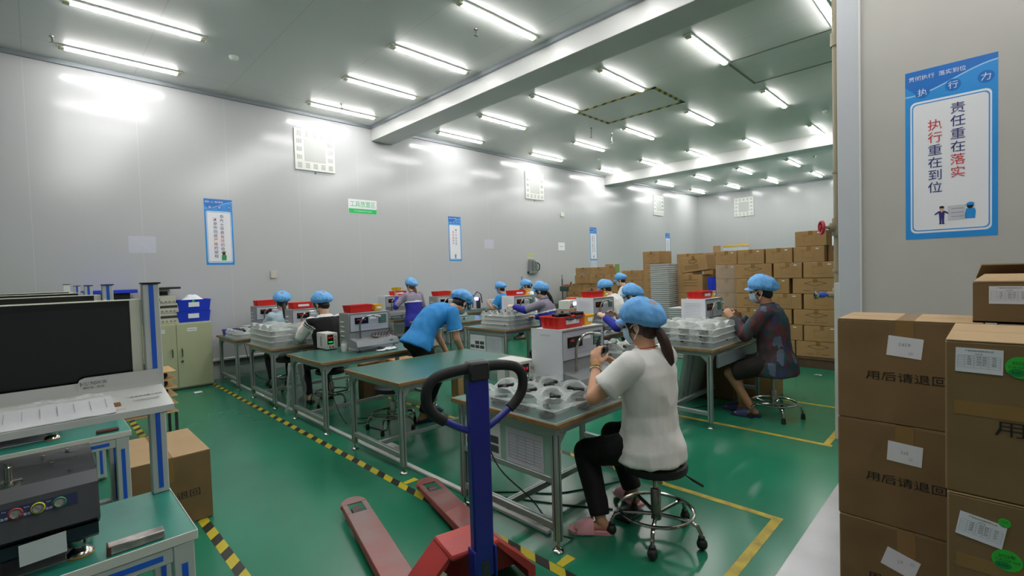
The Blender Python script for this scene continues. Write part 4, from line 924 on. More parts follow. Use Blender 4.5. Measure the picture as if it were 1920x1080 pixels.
# --- big cartons at the right
def slip(mb,x,z,w_,h_,y,rot=0):
    c,s=math.cos(rot),math.sin(rot); mb.prism([(-w_/2,-h_/2),(w_/2,-h_/2),(w_/2,h_/2),(-w_/2,h_/2)],(x,y-.0016,z),(c,0,s),(-s,0,c),(0,.0012,0))
def label_sheet(t,x,z,y,w_,h_,rot=0):
    g=MB().mt(PAPER); slip(g,x,z,w_,h_,y,rot); o=g.build('label',None,t,False)
    c,s=math.cos(rot),math.sin(rot); u=Vector((c,0,s)); v=Vector((-s,0,c)); b=Vector((x,y-.0019,z))
    l=MB().mt(INK); l.text('产品检验合格有限公司',b+v*h_*.4,u,v,h_*.08,w_*.6); l.text('出 货 单',b+v*h_*.27,u,v,h_*.07,w_*.15)
    l.mt(PAPERL)
    for k in range(6): l.rect(b+v*h_*(.2-.1*k),u,v,w_*.9,h_*.008)
    for k in(-.45,-.3,-.1,.05,.2,.45): l.rect(b+u*w_*k-v*h_*.05,u,v,w_*.005,h_*.5)
    l.mt(INK)
    for k in range(4):
        for q in(-.2,.0,.12,.32): l.text(random.choice(['规格','数量','型号','日期','客户']),b+u*w_*q+v*h_*(.15-.1*k),u,v,h_*.06)
    l.build('label_print',None,t,False)
def sticker(t,x,z,y,rx,rz_,rohs=True):
    g=MB().mt(STICKG); g.prism([(rx*math.cos(q*PI/16),rz_*math.sin(q*PI/16)) for q in range(32)],(x,y-.0016,z),X_,Z_,(0,.0012,0))
    if rohs: g.mt(STICKD).poly([(rx*.55*math.cos(q*PI/12),rz_*.36*math.sin(q*PI/12)) for q in range(24)],(x-rx*.25,y-.0019,z-rz_*.5),X_,Z_)
    g.build('date_sticker',None,t,False)
    l=MB().mt(INK); b=Vector((x,y-.0023,z)); l.text('2022年',b+Z_*rz_*.42,X_,Z_,rz_*.4,rx*1.1); l.text('□1月 □2月 □3月',b+Z_*0+X_*rx*.03,X_,Z_,rz_*.24,rx*1.6)
    if rohs: l.text('RoHS',b-X_*rx*.25-Z_*rz_*.5,X_,Z_,rz_*.3,rx*.6)
    l.build('sticker_print',None,t,False)
AW,AD,AH=.475,.36,.445; AX=-.255; AY=2.57+AD/2
ON=['lowest','middle','topmost']
for k in range(3):
    t=carton((AX,AY,.0065+k*(AH+.003)),AW,AD,AH,'big brown carton of the left stack at the right edge, %s'%ON[k],'big cartons of the left stack',[.012,-.01,.0][k],None,CARD,True,True)
    y=-AD/2
    g=MB().mt(PAPER); slip(g,[-.02,.0,-.0][k],[.3,.33,.335][k],.115,.085,y,[-.3,-.06,-.1][k]); g.build('note',None,t,False)
    l=MB().mt(PAPERL).text(['27','2a5','5858'][k],Vector(([-.02,.0,0][k],y-.002,[.305,.335,.345][k])),X_,Z_,.02); l.text('22',Vector((.02,y-.002,.31)),X_,Z_,.014); l.build('handwriting',None,t,False)
    g=MB().mt(INK).text('用后请退回',Vector((.0,y-.0012,.205)),X_,Z_,.042,.265); g.build('lettering',None,t,False)
BW,BD,BH=.56,.5,.45; BX=-.095+BW/2; BY=1.9+BD/2
for k in range(3):
    t=carton((BX,BY,.0065+k*(BH+.003)),BW,BD,BH,'nearest big carton stack at the right edge, %s carton'%ON[k],'big cartons of the front stack',[.0,.012,-.004][k],None,CARD,True,True)
    y=-BD/2; x0=-BW/2
    label_sheet(t,x0+.072,[.36,.36,.395][k],y,.098,.07,[-.05,-.16,-.02][k])
    sticker(t,x0+[.16,.125,.155][k],[.375,.29,.385][k],y,.031,.030)
    if k==1: sticker(t,x0+.12,.395,y,.013,.013,False)
    g=MB().mt(INK).text('用后请退回',Vector((x0+.27,y-.0012,.21)),X_,Z_,.048,.33); g.build('lettering',None,t,False)
    g=MB().mt(TAPE).b2(x0+.02,-x0-.02,y-.0007,y+.0005,.235,.275); g.build('brown_band',mat('band_brown','#8d6b41',.6),t,False)
CX0=.0
for k in range(2): carton((.27,2.86,.0065+k*.671),.5,.5,.668,'carton hidden behind the front stack, carrying the open carton, %s'%['lower','upper'][k],'cartons carrying the open carton',0,None,CARD,True,True)
t=thing('open_carton','open-flapped carton with a taped label sheet at the far right behind the front stack','carton',(.20,2.83,1.3505))
cw,cd,ch=.5,.44,.155
mb=MB().mt(CARD); 
for a in((-cw/2,cw/2,-cd/2,-cd/2+.006),(-cw/2,cw/2,cd/2-.006,cd/2),(-cw/2,-cw/2+.006,-cd/2+.006,cd/2-.006),(cw/2-.006,cw/2,-cd/2+.006,cd/2-.006)): mb.b2(*a,0,ch)
mb.b2(-cw/2,cw/2,-cd/2,cd/2,0,.006); mb.build('carton_body',None,t,False)
mb=MB().mt(CARDT); mb.prism([(0,0),(cw-.004,0),(cw-.04,.17),(.03,.17)],(-cw/2+.002,-cd/2,ch+.002),(1,0,0),(0,.99,.14),(0,0,.005)); mb.build('flap',None,t,False)
mb=MB().mt(CARDT); mb.prism([(0,0),(cw-.004,0),(cw-.02,.2),(.02,.2)],(-cw/2+.002,cd/2,ch+.006),(1,0,0),(0,-.95,.30),(0,0,.005)); mb.build('flap',None,t,False)
label_sheet(t,-cw/2+.1,.108,-cd/2,.11,.068,.0); sticker(t,-cw/2+.17,.092,-cd/2,.02,.02,False)
g=MB().mt(INKB)
for k in range(4): g.b2(-cw/2-.0012,-cw/2-.0002,-.05,.1,.05+.012*k,.055+.012*k)
g.build('side_print',None,t,False)
# ================================================================= PALLET TRUCK
t=thing('pallet_truck','red hand pallet truck with upright blue handle in the foreground','pallet truck',(-1.92,1.46,0),math.atan2(.235,-.972))
for s,nm in((-1,'near'),(1,'far')):
    y=s*.265; F=MB().mt(PTWORN); z0,z1=.045,.088
    F.b2(-.02,.93,y-.08,y+.08,.08,z1,.004)
    F.b2(.93,1.07,y-.08,y-.045,.08,z1,.003); F.b2(.93,1.07,y+.045,y+.08,.08,z1,.003)
    F.prism([(1.07,-.08)]+[(1.07+.1*math.sin(q*PI/10),-.08*math.cos(q*PI/10)) for q in range(1,10)]+[(1.07,.08)],(0,y,.08),(1,0,0),(0,1,0),(0,0,.008))
    F.mt(PTRED)
    for sy in(-1,1): F.prism([(-.02,.03),(.9,.05),(1.07,.055),(1.07,.0805),(-.02,.0805)],(0,y+sy*.077-.004,0),(1,0,0),(0,0,1),(0,.008,0))
    F.tube([(1.07+.1*math.sin(q*PI/10),y-.078*math.cos(q*PI/10),.07) for q in range(11)],.012,8)
    fk=F.build('fork',None,t)
    W=MB(); W.cyl((1.0,y-.03,.0405),(1.0,y+.03,.0405),.04,n=18); W.build('load_wheel',mat('wheel_grey','#4e4b48',.5),fk)
    MB().b2(.99,1.03,y-.02,y+.02,.055,.0795).build('wheel_bracket',mat('bracket_red','#7a1f22',.5),fk)
Fm=MB().mt(PTRED)
Fm.prism([(-.345,.05),(.345,.05),(.345,.1),(.3,.13),(.13,.30),(-.13,.30),(-.3,.13),(-.345,.1)],(-.06,0,0),(0,1,0),(0,0,1),(.05,0,0))
for s in(-1,1):
    Fm.prism([(s*.345,.05),(s*.345,.1),(s*.13,.30),(s*.12,.28),(s*.3,.09),(s*.3,.05)],(-.2,0,0),(0,1,0),(0,0,1),(.14,0,0))
Fm.b2(-.23,-.01,-.13,.13,.29,.318,.01); Fm.build('frame',None,t)
MB().b2(-.0095,-.0085,-.07,.07,.15,.25).build('warning_plate',mat('plate_metal','#b7b3a8',.4,.4),t,False)
mb=MB().mt(mat('sticker_worn','#e3dcc4',.6)); mb.prism([(-.24,.12),(-.18,.17),(-.14,.24),(-.16,.26),(-.21,.21),(-.26,.15)],(-.0095,0,0),(0,1,0),(0,0,1),(.0012,0,0)); mb.prism([(.23,.12),(.18,.17),(.14,.23),(.16,.25),(.21,.2),(.25,.15)],(-.2012,0,0),(0,1,0),(0,0,1),(-.0012,0,0)); mb.build('worn_sticker',None,t,False)
mb=MB(); mb.cyl((-.27,0,.08),(-.27,0,.3),.05,n=20); mb.cyl((-.27,0,.3),(-.27,0,.34),.035,n=16); mb.build('hydraulic_pump',STEELD,t)
for s in(-1,1):
    mb=MB(); mb.cyl((-.27,s*.03,.08),(-.27,s*.085,.08),.08,n=24); mb.build('steer_wheel',mat('wheel_grey','#4e4b48'),t)
mb=MB().mt(PTRED); mb.cyl((-.14,.3,.16),(-.14,.38,.17),.02,n=12); mb.build('side_lug',None,t)
hx=-.29
mb=MB().mt(PTBLUE); mb.b2(hx-.025,hx+.025,-.05,.05,.22,1.14,.008); mb.b2(hx-.035,hx+.035,-.058,-.046,.2,.36,.004); mb.b2(hx-.035,hx+.035,.046,.058,.2,.36,.004); mb.build('handle_shaft',None,t)
for s in(-1,1): MB().tube([(hx,s*.05,.90),(hx,s*.10,.925),(hx,s*.165,.965)],.0155,10).build('handle_arm',PTBLUE,t)
# rubber loop: from one arm round the top to the other
pts=[]
for s in(1,-1):
    seg=[(.165,.965),(.205,.995),(.235,1.035),(.245,1.08),(.235,1.125),(.205,1.155),(.155,1.17),(.08,1.178),(.0,1.18)]
    seg=[(s*a,b) for a,b in seg]; pts+= seg if s>0 else seg[::-1][1:]
mb=MB(); P=[Vector((hx,a,b)) for a,b in pts]; o=[]
for i in range(len(P)-1):
    a=P[max(0,i-1)];b=P[i];c=P[i+1];d=P[min(len(P)-1,i+2)]
    for k in range(5):
        q=k/5; o.append(.5*((2*b)+(c-a)*q+(2*a-5*b+4*c-d)*q*q+(3*b-a-3*c+d)*q**3))
o.append(P[-1]); mb.tube(o,.0235,14); mb.build('handle_grip',RUBBER,t)
MB().b2(hx-.034,hx+.034,-.052,.052,1.12,1.2085,.01).build('grip_clamp',mat('clamp_black','#2a2a2c',.5),t)
# ================================================================= AGING BENCHES (left)
def prof(mb,x0,x1,y0,y1,z0,z1): mb.b2(x0,x1,y0,y1,z0,z1,.003)
def aging_bench(XF,label,detail,LY=1.15,kbd=True):
    """front edge x=XF, right end y=.36"""
    t=thing('aging_bench',label,'test bench',(XF,.36,0),0,'aluminium aging benches with screens')
    D=.5; zt=.75; YL=-LY
    tp=MB().mt(GREENTOP2).b2(-D,-.004,YL,-.004,zt-.012,zt,.002); tp.build('bench_top',None,t)
    e=MB().b2(-.004,.0,YL,0,zt-.032,zt+.001,.002); e.b2(-D,-.0041,-.004,0,zt-.032,zt+.001,.002); e.build('edge_banding',mat('band_offwhite','#d8d8d0',.5),t)
    W_=mat('profile_white','#c9ccca',.4,.2)
    lm=[]
    for x in(-.062,-D+.002):
        for y in(-.072,YL+.02):
            lg=MB().mt(W_); prof(lg,x,x+.06,y,y+.06,.03,zt-.033); lg.mt(BLUES).b2(x+.0595,x+.0612,y+.021,y+.039,.06,zt-.1); lg.b2(x+.021,x+.039,y+.0595,y+.0612,.06,zt-.1); lg=lg.build('leg',None,t,False)
            MB().lathe([(.028,0),(.028,.01),(.01,.014),(.01,.031)],(x+.03,y+.03,0),n=14).build('levelling_foot',CHROME,lg)
    r=MB().mt(W_); r.b2(-.06,-.004,YL+.08,-.072,zt-.085,zt-.033,.003); r.b2(-D+.062,-.062,-.07,-.014,zt-.085,zt-.033,.003); r.b2(-D+.062,-.062,-.07,-.014,.16,.22,.003); r.b2(-D+.004,-D+.06,YL+.08,-.072,.16,.22,.003)
    r.mt(BLUES).b2(-.0045,-.0028,YL+.1,-.1,zt-.068,zt-.05); r.b2(-D+.1,-.1,-.0145,-.0128,zt-.068,zt-.05); r.build('bench_frame',None,t,False)
    # uprights
    for y in(-.06,YL+.02):
        u=MB().mt(W_); prof(u,-D+.0,-D+.045,y,y+.055,zt+.0005,1.6); u.mt(BLUES).b2(-D+.0445,-D+.0462,y+.02,y+.036,zt+.02,1.597); u.mt(BLACKP).b2(-D-.004,-D+.05,y-.003,y+.06,1.6,1.606); u.build('upright',None,t,False)
    # screen panel
    p=MB().mt(CREAM); p.b2(-D+.0,-D+.018,YL+.08,-.064,1.16,1.542,.003); pn=p.build('screen_panel',None,t,False)
    yr=-.1; s=MB().mt(SCREEN); s.b2(-D+.0182,-D+.022,YL+.1,yr,1.232,1.537); s.build('screen',None,pn,False)
    s=MB().mt(mat('screen_inner','#1b1d1e',.08,spec=.6)); s.b2(-D+.0221,-D+.0226,YL+.11,yr-.006,1.25,1.512); s.build('display_area',None,pn,False)
    # sloped console sheet: rises behind, slopes to the front lip
    prf=[(-D+.0465,1.24),(-D+.05,1.24),(-D+.055,1.195),(-.205,1.155),(-.202,1.133),(-.207,1.133),(-.211,1.15),(-D+.0465,1.188)]
    c=MB().mt(GRAYSH); c.prism(prf,(0,YL+.05,0),(1,0,0),(0,0,1),(0,LY-.065,0)); c.build('console_sheet',None,t,False)
    c2=MB().mt(GRAYSH); yy=-.285; c2.prism([(yy+.02,1.19),(-.015,1.19),(-.015,1.252),(-.022,1.258),(yy+.04,1.258),(yy+.025,1.252),(yy+.02,1.24)],(-D+.0505,0,0),(0,1,0),(0,0,1),(.003,0,0)); c2.build('brand_plate',None,t,False)
    br=MB(); 
    for y in(-.055,YL+.06): br.prism([(-D+.05,1.15),(-.215,1.125),(-.215,1.148),(-D+.05,1.182)],(0,y,0),(1,0,0),(0,0,1),(0,.02,0))
    br.build('console_bracket',W_,t,False)
    if detail:
        l=MB().mt(INK); l.text('BOLUNSHUAI',Vector((-D+.054,-.222,1.236)),Y_,Z_,.02,.075); l.text('博伦帅—检测',Vector((-D+.054,-.222,1.22)),Y_,Z_,.009,.06)
        sl=Vector((.24,0,-.04)).normalized(); up=-sl
        def on(xx,yy): return Vector((xx,yy,1.195-(xx+D-.055)*.04/.24+.0015))
        l.text('一条线带动整个世界',on(-.34,-.085),Y_,up,.016,.11); l.text('专注高速马达测试设备',on(-.3,-.085),Y_,up,.011,.08); l.rect(on(-.29,-.085),Y_,up,.07,.0018); l.build('console_lettering',None,t,False)
        l=MB().mt(mat('photo_brown','#8a5a2c',.5)).rect(on(-.29,-.175),Y_,up,.03,.04); l.build('console_picture',None,t,False); MB().mt(INKR).text('一丝不苟',on(-.235,-.17),Y_,up,.01,.035).build('console_slogan',None,t,False)
    return t
B1=-1.93
aging_bench(B1,'nearest aluminium aging bench with blue strips, dark screen and machine at the left edge',True)
aging_bench(-3.55,'second aging bench behind the nearest one, its green top seen under the console',False)
aging_bench(-5.12,'third aging bench, only its upright and dark screen top visible',False)
aging_bench(-6.75,'fourth and farthest aging bench, dark screen against the left wall',False)
t=thing('slim_post','lone slim white post standing behind the farthest screen','post',(-8.0,.27,0)); MB().b2(-.03,.03,-.03,.03,0,1.62,.003).build('post',WHITEP,t); MB().b2(-.034,.034,-.034,.034,1.6205,1.628).build('cap',BLACKP,t)
# wrapped keyboard strip on the console
t=thing('paper_strip','long white film-wrapped sheet with printed columns lying on the nearest console','sheet strip',(0,0,0))
sl=Vector((.24,0,-.04)).normalized(); up=-sl
def onc(xx,yy,h=0): return Vector((B1+xx,.36+yy,1.195-(xx+.445)*.04/.24+.0012+h))
mb=MB(); c=onc(-.29,-.17); N=20
vs=[];fs=[]
for i in range(N+1):
    for j in range(5): vs.append(onc(-.385+.175*j/4,-.98+.80*i/N,.004+.003*noise.noise(Vector((i*.7,j*.9,2)))+.004*(j in(0,4))*0))
n0=len(vs)
for i in range(N+1):
    for j in range(5): p=vs[i*5+j]; vs.append(p-Z_*.003)
for i in range(N):
    for j in range(4): a=i*5+j; fs.append([a,a+1,a+6,a+5]); fs.append([n0+a,n0+a+5,n0+a+6,n0+a+1])
for i in range(N): fs.append([i*5,i*5+5,n0+i*5+5,n0+i*5]); fs.append([i*5+4,n0+i*5+4,n0+i*5+9,i*5+9])
fs.append([4,3,2,1,0,n0,n0+1,n0+2,n0+3,n0+4]); fs.append([N*5+k for k in range(5)]+[n0+N*5+k for k in range(4,-1,-1)])
mb.add(vs,fs); mb.build('sheet',mat('wrapped_sheet','#e2e2e6',.25,bump=.2,bs=20),t)
l=MB().mt(PAPERL); rr=random.Random(5)
for k in range(9): l.rect(onc(-.30,-.2-.042*k,.0085),Y_,up,.002,.09)
for k in range(40): l.rect(onc(-.37+rr.random()*.14,-.55-rr.random()*.4,.0085),Y_,up,.002,.012)
l.mt(INK)
for k in range(3): l.text('20V 5A',onc(-.33+.024*k,-.53,.0087),Y_,up,.016)
l.build('printing',None,t,False)
t=thing('notice_strip','small pale printed strip stuck on the nearest screen frame above the sheet','notice',(B1-.5+.02,.36,0))
MB().b2(.0005,.0015,-.42,-.28,1.19,1.222).build('strip',PAPERG,t,False); MB().mt(PAPERL).text('生产线测试设备',Vector((.002,-.35,1.206)),Y_,Z_,.014,.1).build('printing',None,t,False)
t=thing('plastic_film','loose crinkled clear film on top of the nearest console','film',(0,0,0)); mb=MB(); NN=10
mb.add([onc(-.405+.03*j/4,-.42+.22*i/NN,.008+.022*abs(noise.noise(Vector((i*.8,j*.9,7))))) for i in range(NN+1) for j in range(5)],[[i*5+j,i*5+j+1,(i+1)*5+j+1,(i+1)*5+j] for i in range(NN) for j in range(4)]); mb.build('film',BAGM,t)
# machine on the nearest bench
def machine(XF,y1,label,full=True):
    t=thing('test_machine',label,'machine',(XF,y1,.75),0,'dark grey machines on the aging benches')
    L=.62
    b=MB().mt(DARKM).prism([(-.34,.095),(-.06,.095),(-.03,.115),(-.005,.13),(-.03,.235),(-.075,.262),(-.34,.285)],(0,-L,0),(1,0,0),(0,0,1),(0,L,0)); b.build('housing',None,t,False)
    b=MB().mt(NAVYM).prism([(-.335,.055),(-.055,.055),(-.02,.075),(-.02,.11),(-.335,.094)],(0,-L+.005,0),(1,0,0),(0,0,1),(0,L-.01,0)); b.build('lower_skirt',None,t,False)
    for x in(-.08,-.3):
        for y in(-.05,-L+.06):
            f=MB(); f.lathe([(.034,.0005),(.036,.004)],(x,y,0),n=24); fo=MB().mt(mat('foot_pad_yellow','#b58a2d',.5)).lathe([(.036,.0003),(.037,.004),(.036,.006)],(x,y,0),n=24).mt(CHROME).lathe([(.036,.0062),(.032,.016),(.014,.026),(.012,.034)],(x,y,0),n=24).lathe([(.027,.034),(.028,.036),(.028,.0548)],(x,y,0),n=24); fo.build('foot',None,t)
    if full:
        u=Y_; sl=Vector((.045,0,-.027)).normalized(); 
        # control strip on the sloped front
        fr=Vector((-.03,0,.235)); to=Vector((-.005,0,.13)); dn=(to-fr).normalized(); nv=Vector((dn.z*-1,0,dn.x)).normalized()
        if nv.x<0: nv=-nv
        mid=(fr*.68+to*.32)+nv*.001
        g=MB().mt(mat('panel_navy','#232f57',.35)); g.prism([(-.2,-.016),(.13,-.016),(.13,.018),(-.2,.018)],mid+Y_*(-.18),Y_,-dn,nv*.0015); g.build('control_strip',None,t,False)
        for k,(m_,y) in enumerate(((mat('ring_red','#c03a3a',.4),-.182),(mat('ring_yellow','#d9d23c',.4),-.136),(mat('ring_green','#2f8d55',.4),-.09))):
            bt=MB().mt(m_).lathe([(.0155,.002),(.016,.006),(.0135,.009)],mid+Y_*y,nv,22).mt(CHROME).lathe([(.0132,.0091),(.012,.012),(.008,.0105),(.0001,.013)],mid+Y_*y,nv,22); bt.build('push_button',None,t)
        g=MB().mt(POSTW)
        for y,s in((-.159,'复位'),(-.113,'启动'),(-.205,'急停')): g.text(s,mid+Y_*y+dn*.008+nv*.0022,Y_,-dn,.008)
        g.text('Stop',mid+Y_*-.205-dn*.011+nv*.0022,Y_,-dn,.005); g.text('Reset',mid+Y_*-.159-dn*.011+nv*.0022,Y_,-dn,.005); g.text('Start',mid+Y_*-.113-dn*.011+nv*.0022,Y_,-dn,.005)
        g.build('button_lettering',None,t,False)
        sp=MB(); top=.2725; sp.lathe([(.03,-.012),(.03,.0),(.026,.001)],(-.115,-.195,top-.0005),n=26); sp.lathe([(.01,.001),(.009,.042),(.006,.045),(.006,.054),(.0001,.055)],(-.115,-.195,top-.0005),n=18); sp.build('spindle',CHROME,t)
        sc_=MB()
        for x,y in((-.1,-.06),(-.2,-.1),(-.3,-.06),(-.28,-.12),(-.1,-.4),(-.3,-.36)): sc_.lathe([(.006,0),(.006,.003),(.0001,.004)],(x,y,.2655+(-x-.075)*.087),n=10)
        for z in(.215,.12): sc_.lathe([(.006,0),(.006,.003),(.0001,.004)],(-.012-.02*(z>.2),-.03,z+.02*(z<.2)),nv,10)
        sc_.build('screw',CHROME,t)
        g=MB().mt(PAPER).prism([(-.05,-.035),(.05,-.03),(.05,.035),(-.05,.03)],Vector((.001,-.13,.085)),Y_,Vector((.12,0,1)).normalized(),Vector((.0012,0,0))); g.build('blank_label',None,t,False)
        g=MB().tube([(-.3,-.4,.2825),(-.31,-.41,.32),(-.33,-.42,.345)],.006,8); g.build('cable',BLACKP,t)
    return t
machine(B1-.03,.36-.247,'dark grey machine with three round buttons on the nearest aging bench')
machine(-3.55-.08,.36-.28,'dark machine of which a chrome foot shows on the second aging bench',False)
t=thing('cut_panel','grey plate lying under the machine on the nearest aging bench','plate',(B1-.2,-.12,.7505)); MB().b2(-.11,.11,-.3,.2,0,.004).build('plate',PANELG,t)
t=thing('steel_block','worn silver metal bar lying on the front edge of the nearest bench','metal bar',(B1-.04,.36-.16,.7505),0); MB().b2(-.022,.022,-.075,.07,0,.028,.003).build('bar',mat('worn_silver','#b8b0ac',.35,.7,var=.4,vs=25),t); MB().b2(-.0225,.0225,-.0765,-.068,.001,.0275).build('rusty_end',mat('rust','#5a2d26',.7),t)
t=thing('steel_block','small rusty bar lying on the second aging bench','metal bar',(-3.62,.36-.1,.7505),0); MB().b2(-.02,.02,-.05,.05,0,.015,.003).build('bar',mat('rust','#5a2d26'),t)
t=thing('paper_sheet','grey sheet lying on the second aging bench under the console','sheet',(-3.85,.05,.7505)); MB().b2(-.15,.14,-.3,.0,0,.003).build('sheet',PAPERG,t)
t=thing('paper_sheet','narrow pale sheet lying at the back of the second aging bench','sheet',(-3.93,.28,.7505)); MB().b2(-.05,.05,-.09,.05,0,.002).build('sheet',PAPERG,t)
t=thing('tape_roll','white tape roll lying on the floor behind the machine','tape roll',(-4.45,.2,0)); MB().lathe([(.04,0),(.07,0),(.07,.05),(.04,.05)],n=24).build('roll',WHITEP,t)
# ================================================================= CABINET AND ITS TOP
CXF=-8.56
t=thing('steel_cabinet','olive grey two-door steel cabinet against the left wall','cabinet',(CXF,1.45,0))
MB().b2(-.42,0,-.46,.46,.02,1.0,.004).build('cabinet_body',OLIVE,t,False); MB().b2(-.41,-.01,-.45,.45,0,.0195).build('plinth',STEELD,t)
for s in(-1,1):
    d=MB().b2(.0005,.015,min(s*.003,s*.455),max(s*.003,s*.455),.04,.985,.003).build('door',OLIVE,t,False)
    MB().tube([(.016,s*.06,.62),(.04,s*.06,.61),(.04,s*.06,.51),(.016,s*.06,.50)],.009,8).build('handle',CHROME,d)
    MB().b2(.0152,.0165,s*.2-.06,s*.2+.06,.87,.92).build('label',PAPER,d,False)
    MB().mt(PAPERL).b2(.0166,.0172,s*.2-.045,s*.2+.045,.89,.9).build('label_print',None,d,False)
mb=MB(); mb.cyl((.0152,.06,.43),(.03,.06,.43),.015,n=12); mb.build('lock',STEELD,t)
for k,(lab,y,z,w_,h_) in enumerate((('lowest beige instrument of the stack on the cabinet',1.34,1.0005,.34,.15),('middle beige instrument of the stack on the cabinet',1.34,1.152,.34,.15),('topmost beige instrument with blue display on the cabinet',1.33,1.303,.3,.11))):
    t=thing('instrument',lab,'test instrument',(CXF-.05,y,z),0,'stacked instruments on the cabinet'); MB().b2(-.3,0,-w_/2,w_/2,.0,h_,.006).build('case',BEIGEI,t)
    g=MB().mt(mat('instr_dark','#3b3b38',.4)); 
    if k<2: g.b2(.0005,.003,-w_*.45,w_*.45,h_*.55,h_*.8)
    else: g.mt(mat('display_navy','#1d2c55',.2)).b2(.0005,.003,-w_*.45,-w_*.15,h_*.3,h_*.75)
    g.build('display',None,t,False); kn=MB()
    for q in range(4): kn.cyl((.0005,-w_*.1+q*.05,h_*.25),(.02,-w_*.1+q*.05,h_*.25),.011,n=10)
    kn.build('knob',mat('knob_grey','#8d8c84',.4),t)
t=thing('counter_display','beige counter with small black display on the instrument stack','test instrument',(CXF-.1,1.32,1.4135)); MB().b2(-.15,0,-.1,.1,0,.1,.006).build('case',BEIGEI,t); MB().b2(.0005,.003,-.07,.07,.01,.07).build('display',BLACKM,t)
t=thing('black_case','flat black case lying topmost on the instrument stack','case',(CXF-.1,1.33,1.5145)); MB().b2(-.2,.1,-.21,.21,0,.03,.006).build('lid',BLACKP,t); MB().b2(-.15,.06,-.12,.12,-.0005,-.0001).build('base',BEIGEI,t)
def crate(loc,label,sag=0):
    t=thing('storage_crate',label,'crate',loc,0,'blue crates on the cabinet'); open_box(MB(),.3,.44,.17,.02).build('crate_body',BLUEP,t)
    MB().b2(.14,.152,-.08,.06,.06,.13).build('label',PAPER,t,False); return t
crate((CXF-.18,1.7,1.0005),'lower blue plastic crate with white label on the cabinet'); t=crate((CXF-.18,1.71,1.172),'upper blue plastic crate filled with white bags on the cabinet')
MB().b2(.1528,.1535,-.03,.0,.13,.17).build('green_tag',STICKG,t,False)
t=thing('white_bags','crumpled white plastic bags heaped in the upper blue crate','bags',(CXF-.18,1.71,1.178)); mb=MB(); NN=14
mb.add([(-.12+.24*i/NN,-.2+.4*j/NN,.10+.14*math.sin(PI*i/NN)*math.sin(PI*j/NN)+.05*noise.noise(Vector((i*.45,j*.45,3)))*math.sin(PI*i/NN)*math.sin(PI*j/NN)) for i in range(NN+1) for j in range(NN+1)],[[i*(NN+1)+j,(i+1)*(NN+1)+j,(i+1)*(NN+1)+j+1,i*(NN+1)+j+1] for i in range(NN) for j in range(NN)]); mb.build('bag',mat('bag_white','#e9ecf3',.45),t)
t=thing('steel_shelf','low grey shelf carrying the blue-lidded black tray left of the cabinet','shelf',(-8.7,.72,0)); MB().b2(-.25,.2,-.28,.28,0,1.18,.004).build('shelf_body',OLIVE,t)
t=thing('tray_box','black box between blue lids, left of the instrument stack','box',(-8.7,.72,1.1805)); MB().b2(-.2,.15,-.24,.24,0,.04,.004).build('blue_base',BLUEP,t); MB().b2(-.18,.13,-.22,.22,.0405,.3,.006).build('black_body',BLACKP,t); MB().b2(-.25,.2,-.32,.3,.3005,.35,.006).build('blue_lid',BLUEP,t)
# shoe trolley with plywood shelves near the cabinet
t=thing('shelf_trolley','plywood shelf trolley stacked with dark items in front of the olive cabinet','trolley',(-6.05,.72,0))
for k in range(6): MB().b2(-.22,.2,-.3,.26,.29+k*.082,.302+k*.082,.002).build('shelf_board',PLY,t)
for x in(-.2,.18):
    for y in(-.28,.24): MB().b2(x-.012,x+.012,y-.012,y+.012,.0,.289).build('post',STEELD,t)
mb=MB()
for k in range(5):
    for y in(-.18,-.02,.13): mb.box((-.02,y,.302+k*.082+.034),(.3,.13,.065),.02)
mb.build('stacked_stock',BLACKP,t)
t=thing('dark_ball','dark rounded item standing on the top board of the plywood trolley','part',(-6.0,.8,.7125)); MB().ball((0,0,.05),(.07,.08,.05),16,10).build('item',mat('dark_item','#2f3136',.4),t)
# plywood cart near the second row
t=thing('round_cart','small wheeled cart with round plywood deck between the second-row tables','cart',(-5.35,6.75,0)); MB().lathe([(.0001,.42),(.3,.42),(.3,.44),(.0001,.44)],n=28).build('deck',PLY,t)
for x,y in((-.2,-.2),(.2,-.2),(-.2,.2),(.2,.2)):
    MB().cyl((x,y,.08),(x,y,.4195),.015,n=8).build('leg',CHROME,t); MB().cyl((x-.02,y,.04),(x+.02,y,.04),.04,n=14).build('caster',mat('caster_grey','#bfc2c2',.4),t)
# clear bag and trays on the floor
def film_bag(loc,w_,d_,h_,label):
    t=thing('clear_bag',label,'plastic bag',loc); mb=MB(); N=20; vs=[];fs=[]
    for j in range(14):
        f=j/13
        for k in range(N):
            q=2*PI*k/N; e=(1-.35*f)*(1+.22*noise.noise(Vector((math.cos(q)*1.7,math.sin(q)*1.7,j*.5+loc[0])))); vs.append((w_*math.cos(q)*e+.06*f,d_*math.sin(q)*e,.002+h_*f))
    for j in range(13):
        for k in range(N): fs.append([j*N+k,j*N+(k+1)%N,(j+1)*N+(k+1)%N,(j+1)*N+k])
    fs.append([13*N+k for k in range(N)]); mb.add(vs,fs); mb.build('bag',BAGM,t); return t
film_bag((-6.03,2.2,0),.13,.12,.58,'tall crumpled clear plastic bag on the floor between the two left tables')
t=thing('leaning_trays','clear plastic trays standing on edge under the table behind the woman in white','trays',(-2.66,5.72,0)); mb=MB()
for k in range(4): mb.box((.05*k,0,.36),(.02,.4,.7),.008,Matrix.Rotation(.18,3,'Y'))
mb.build('tray',TRAYM2,t)
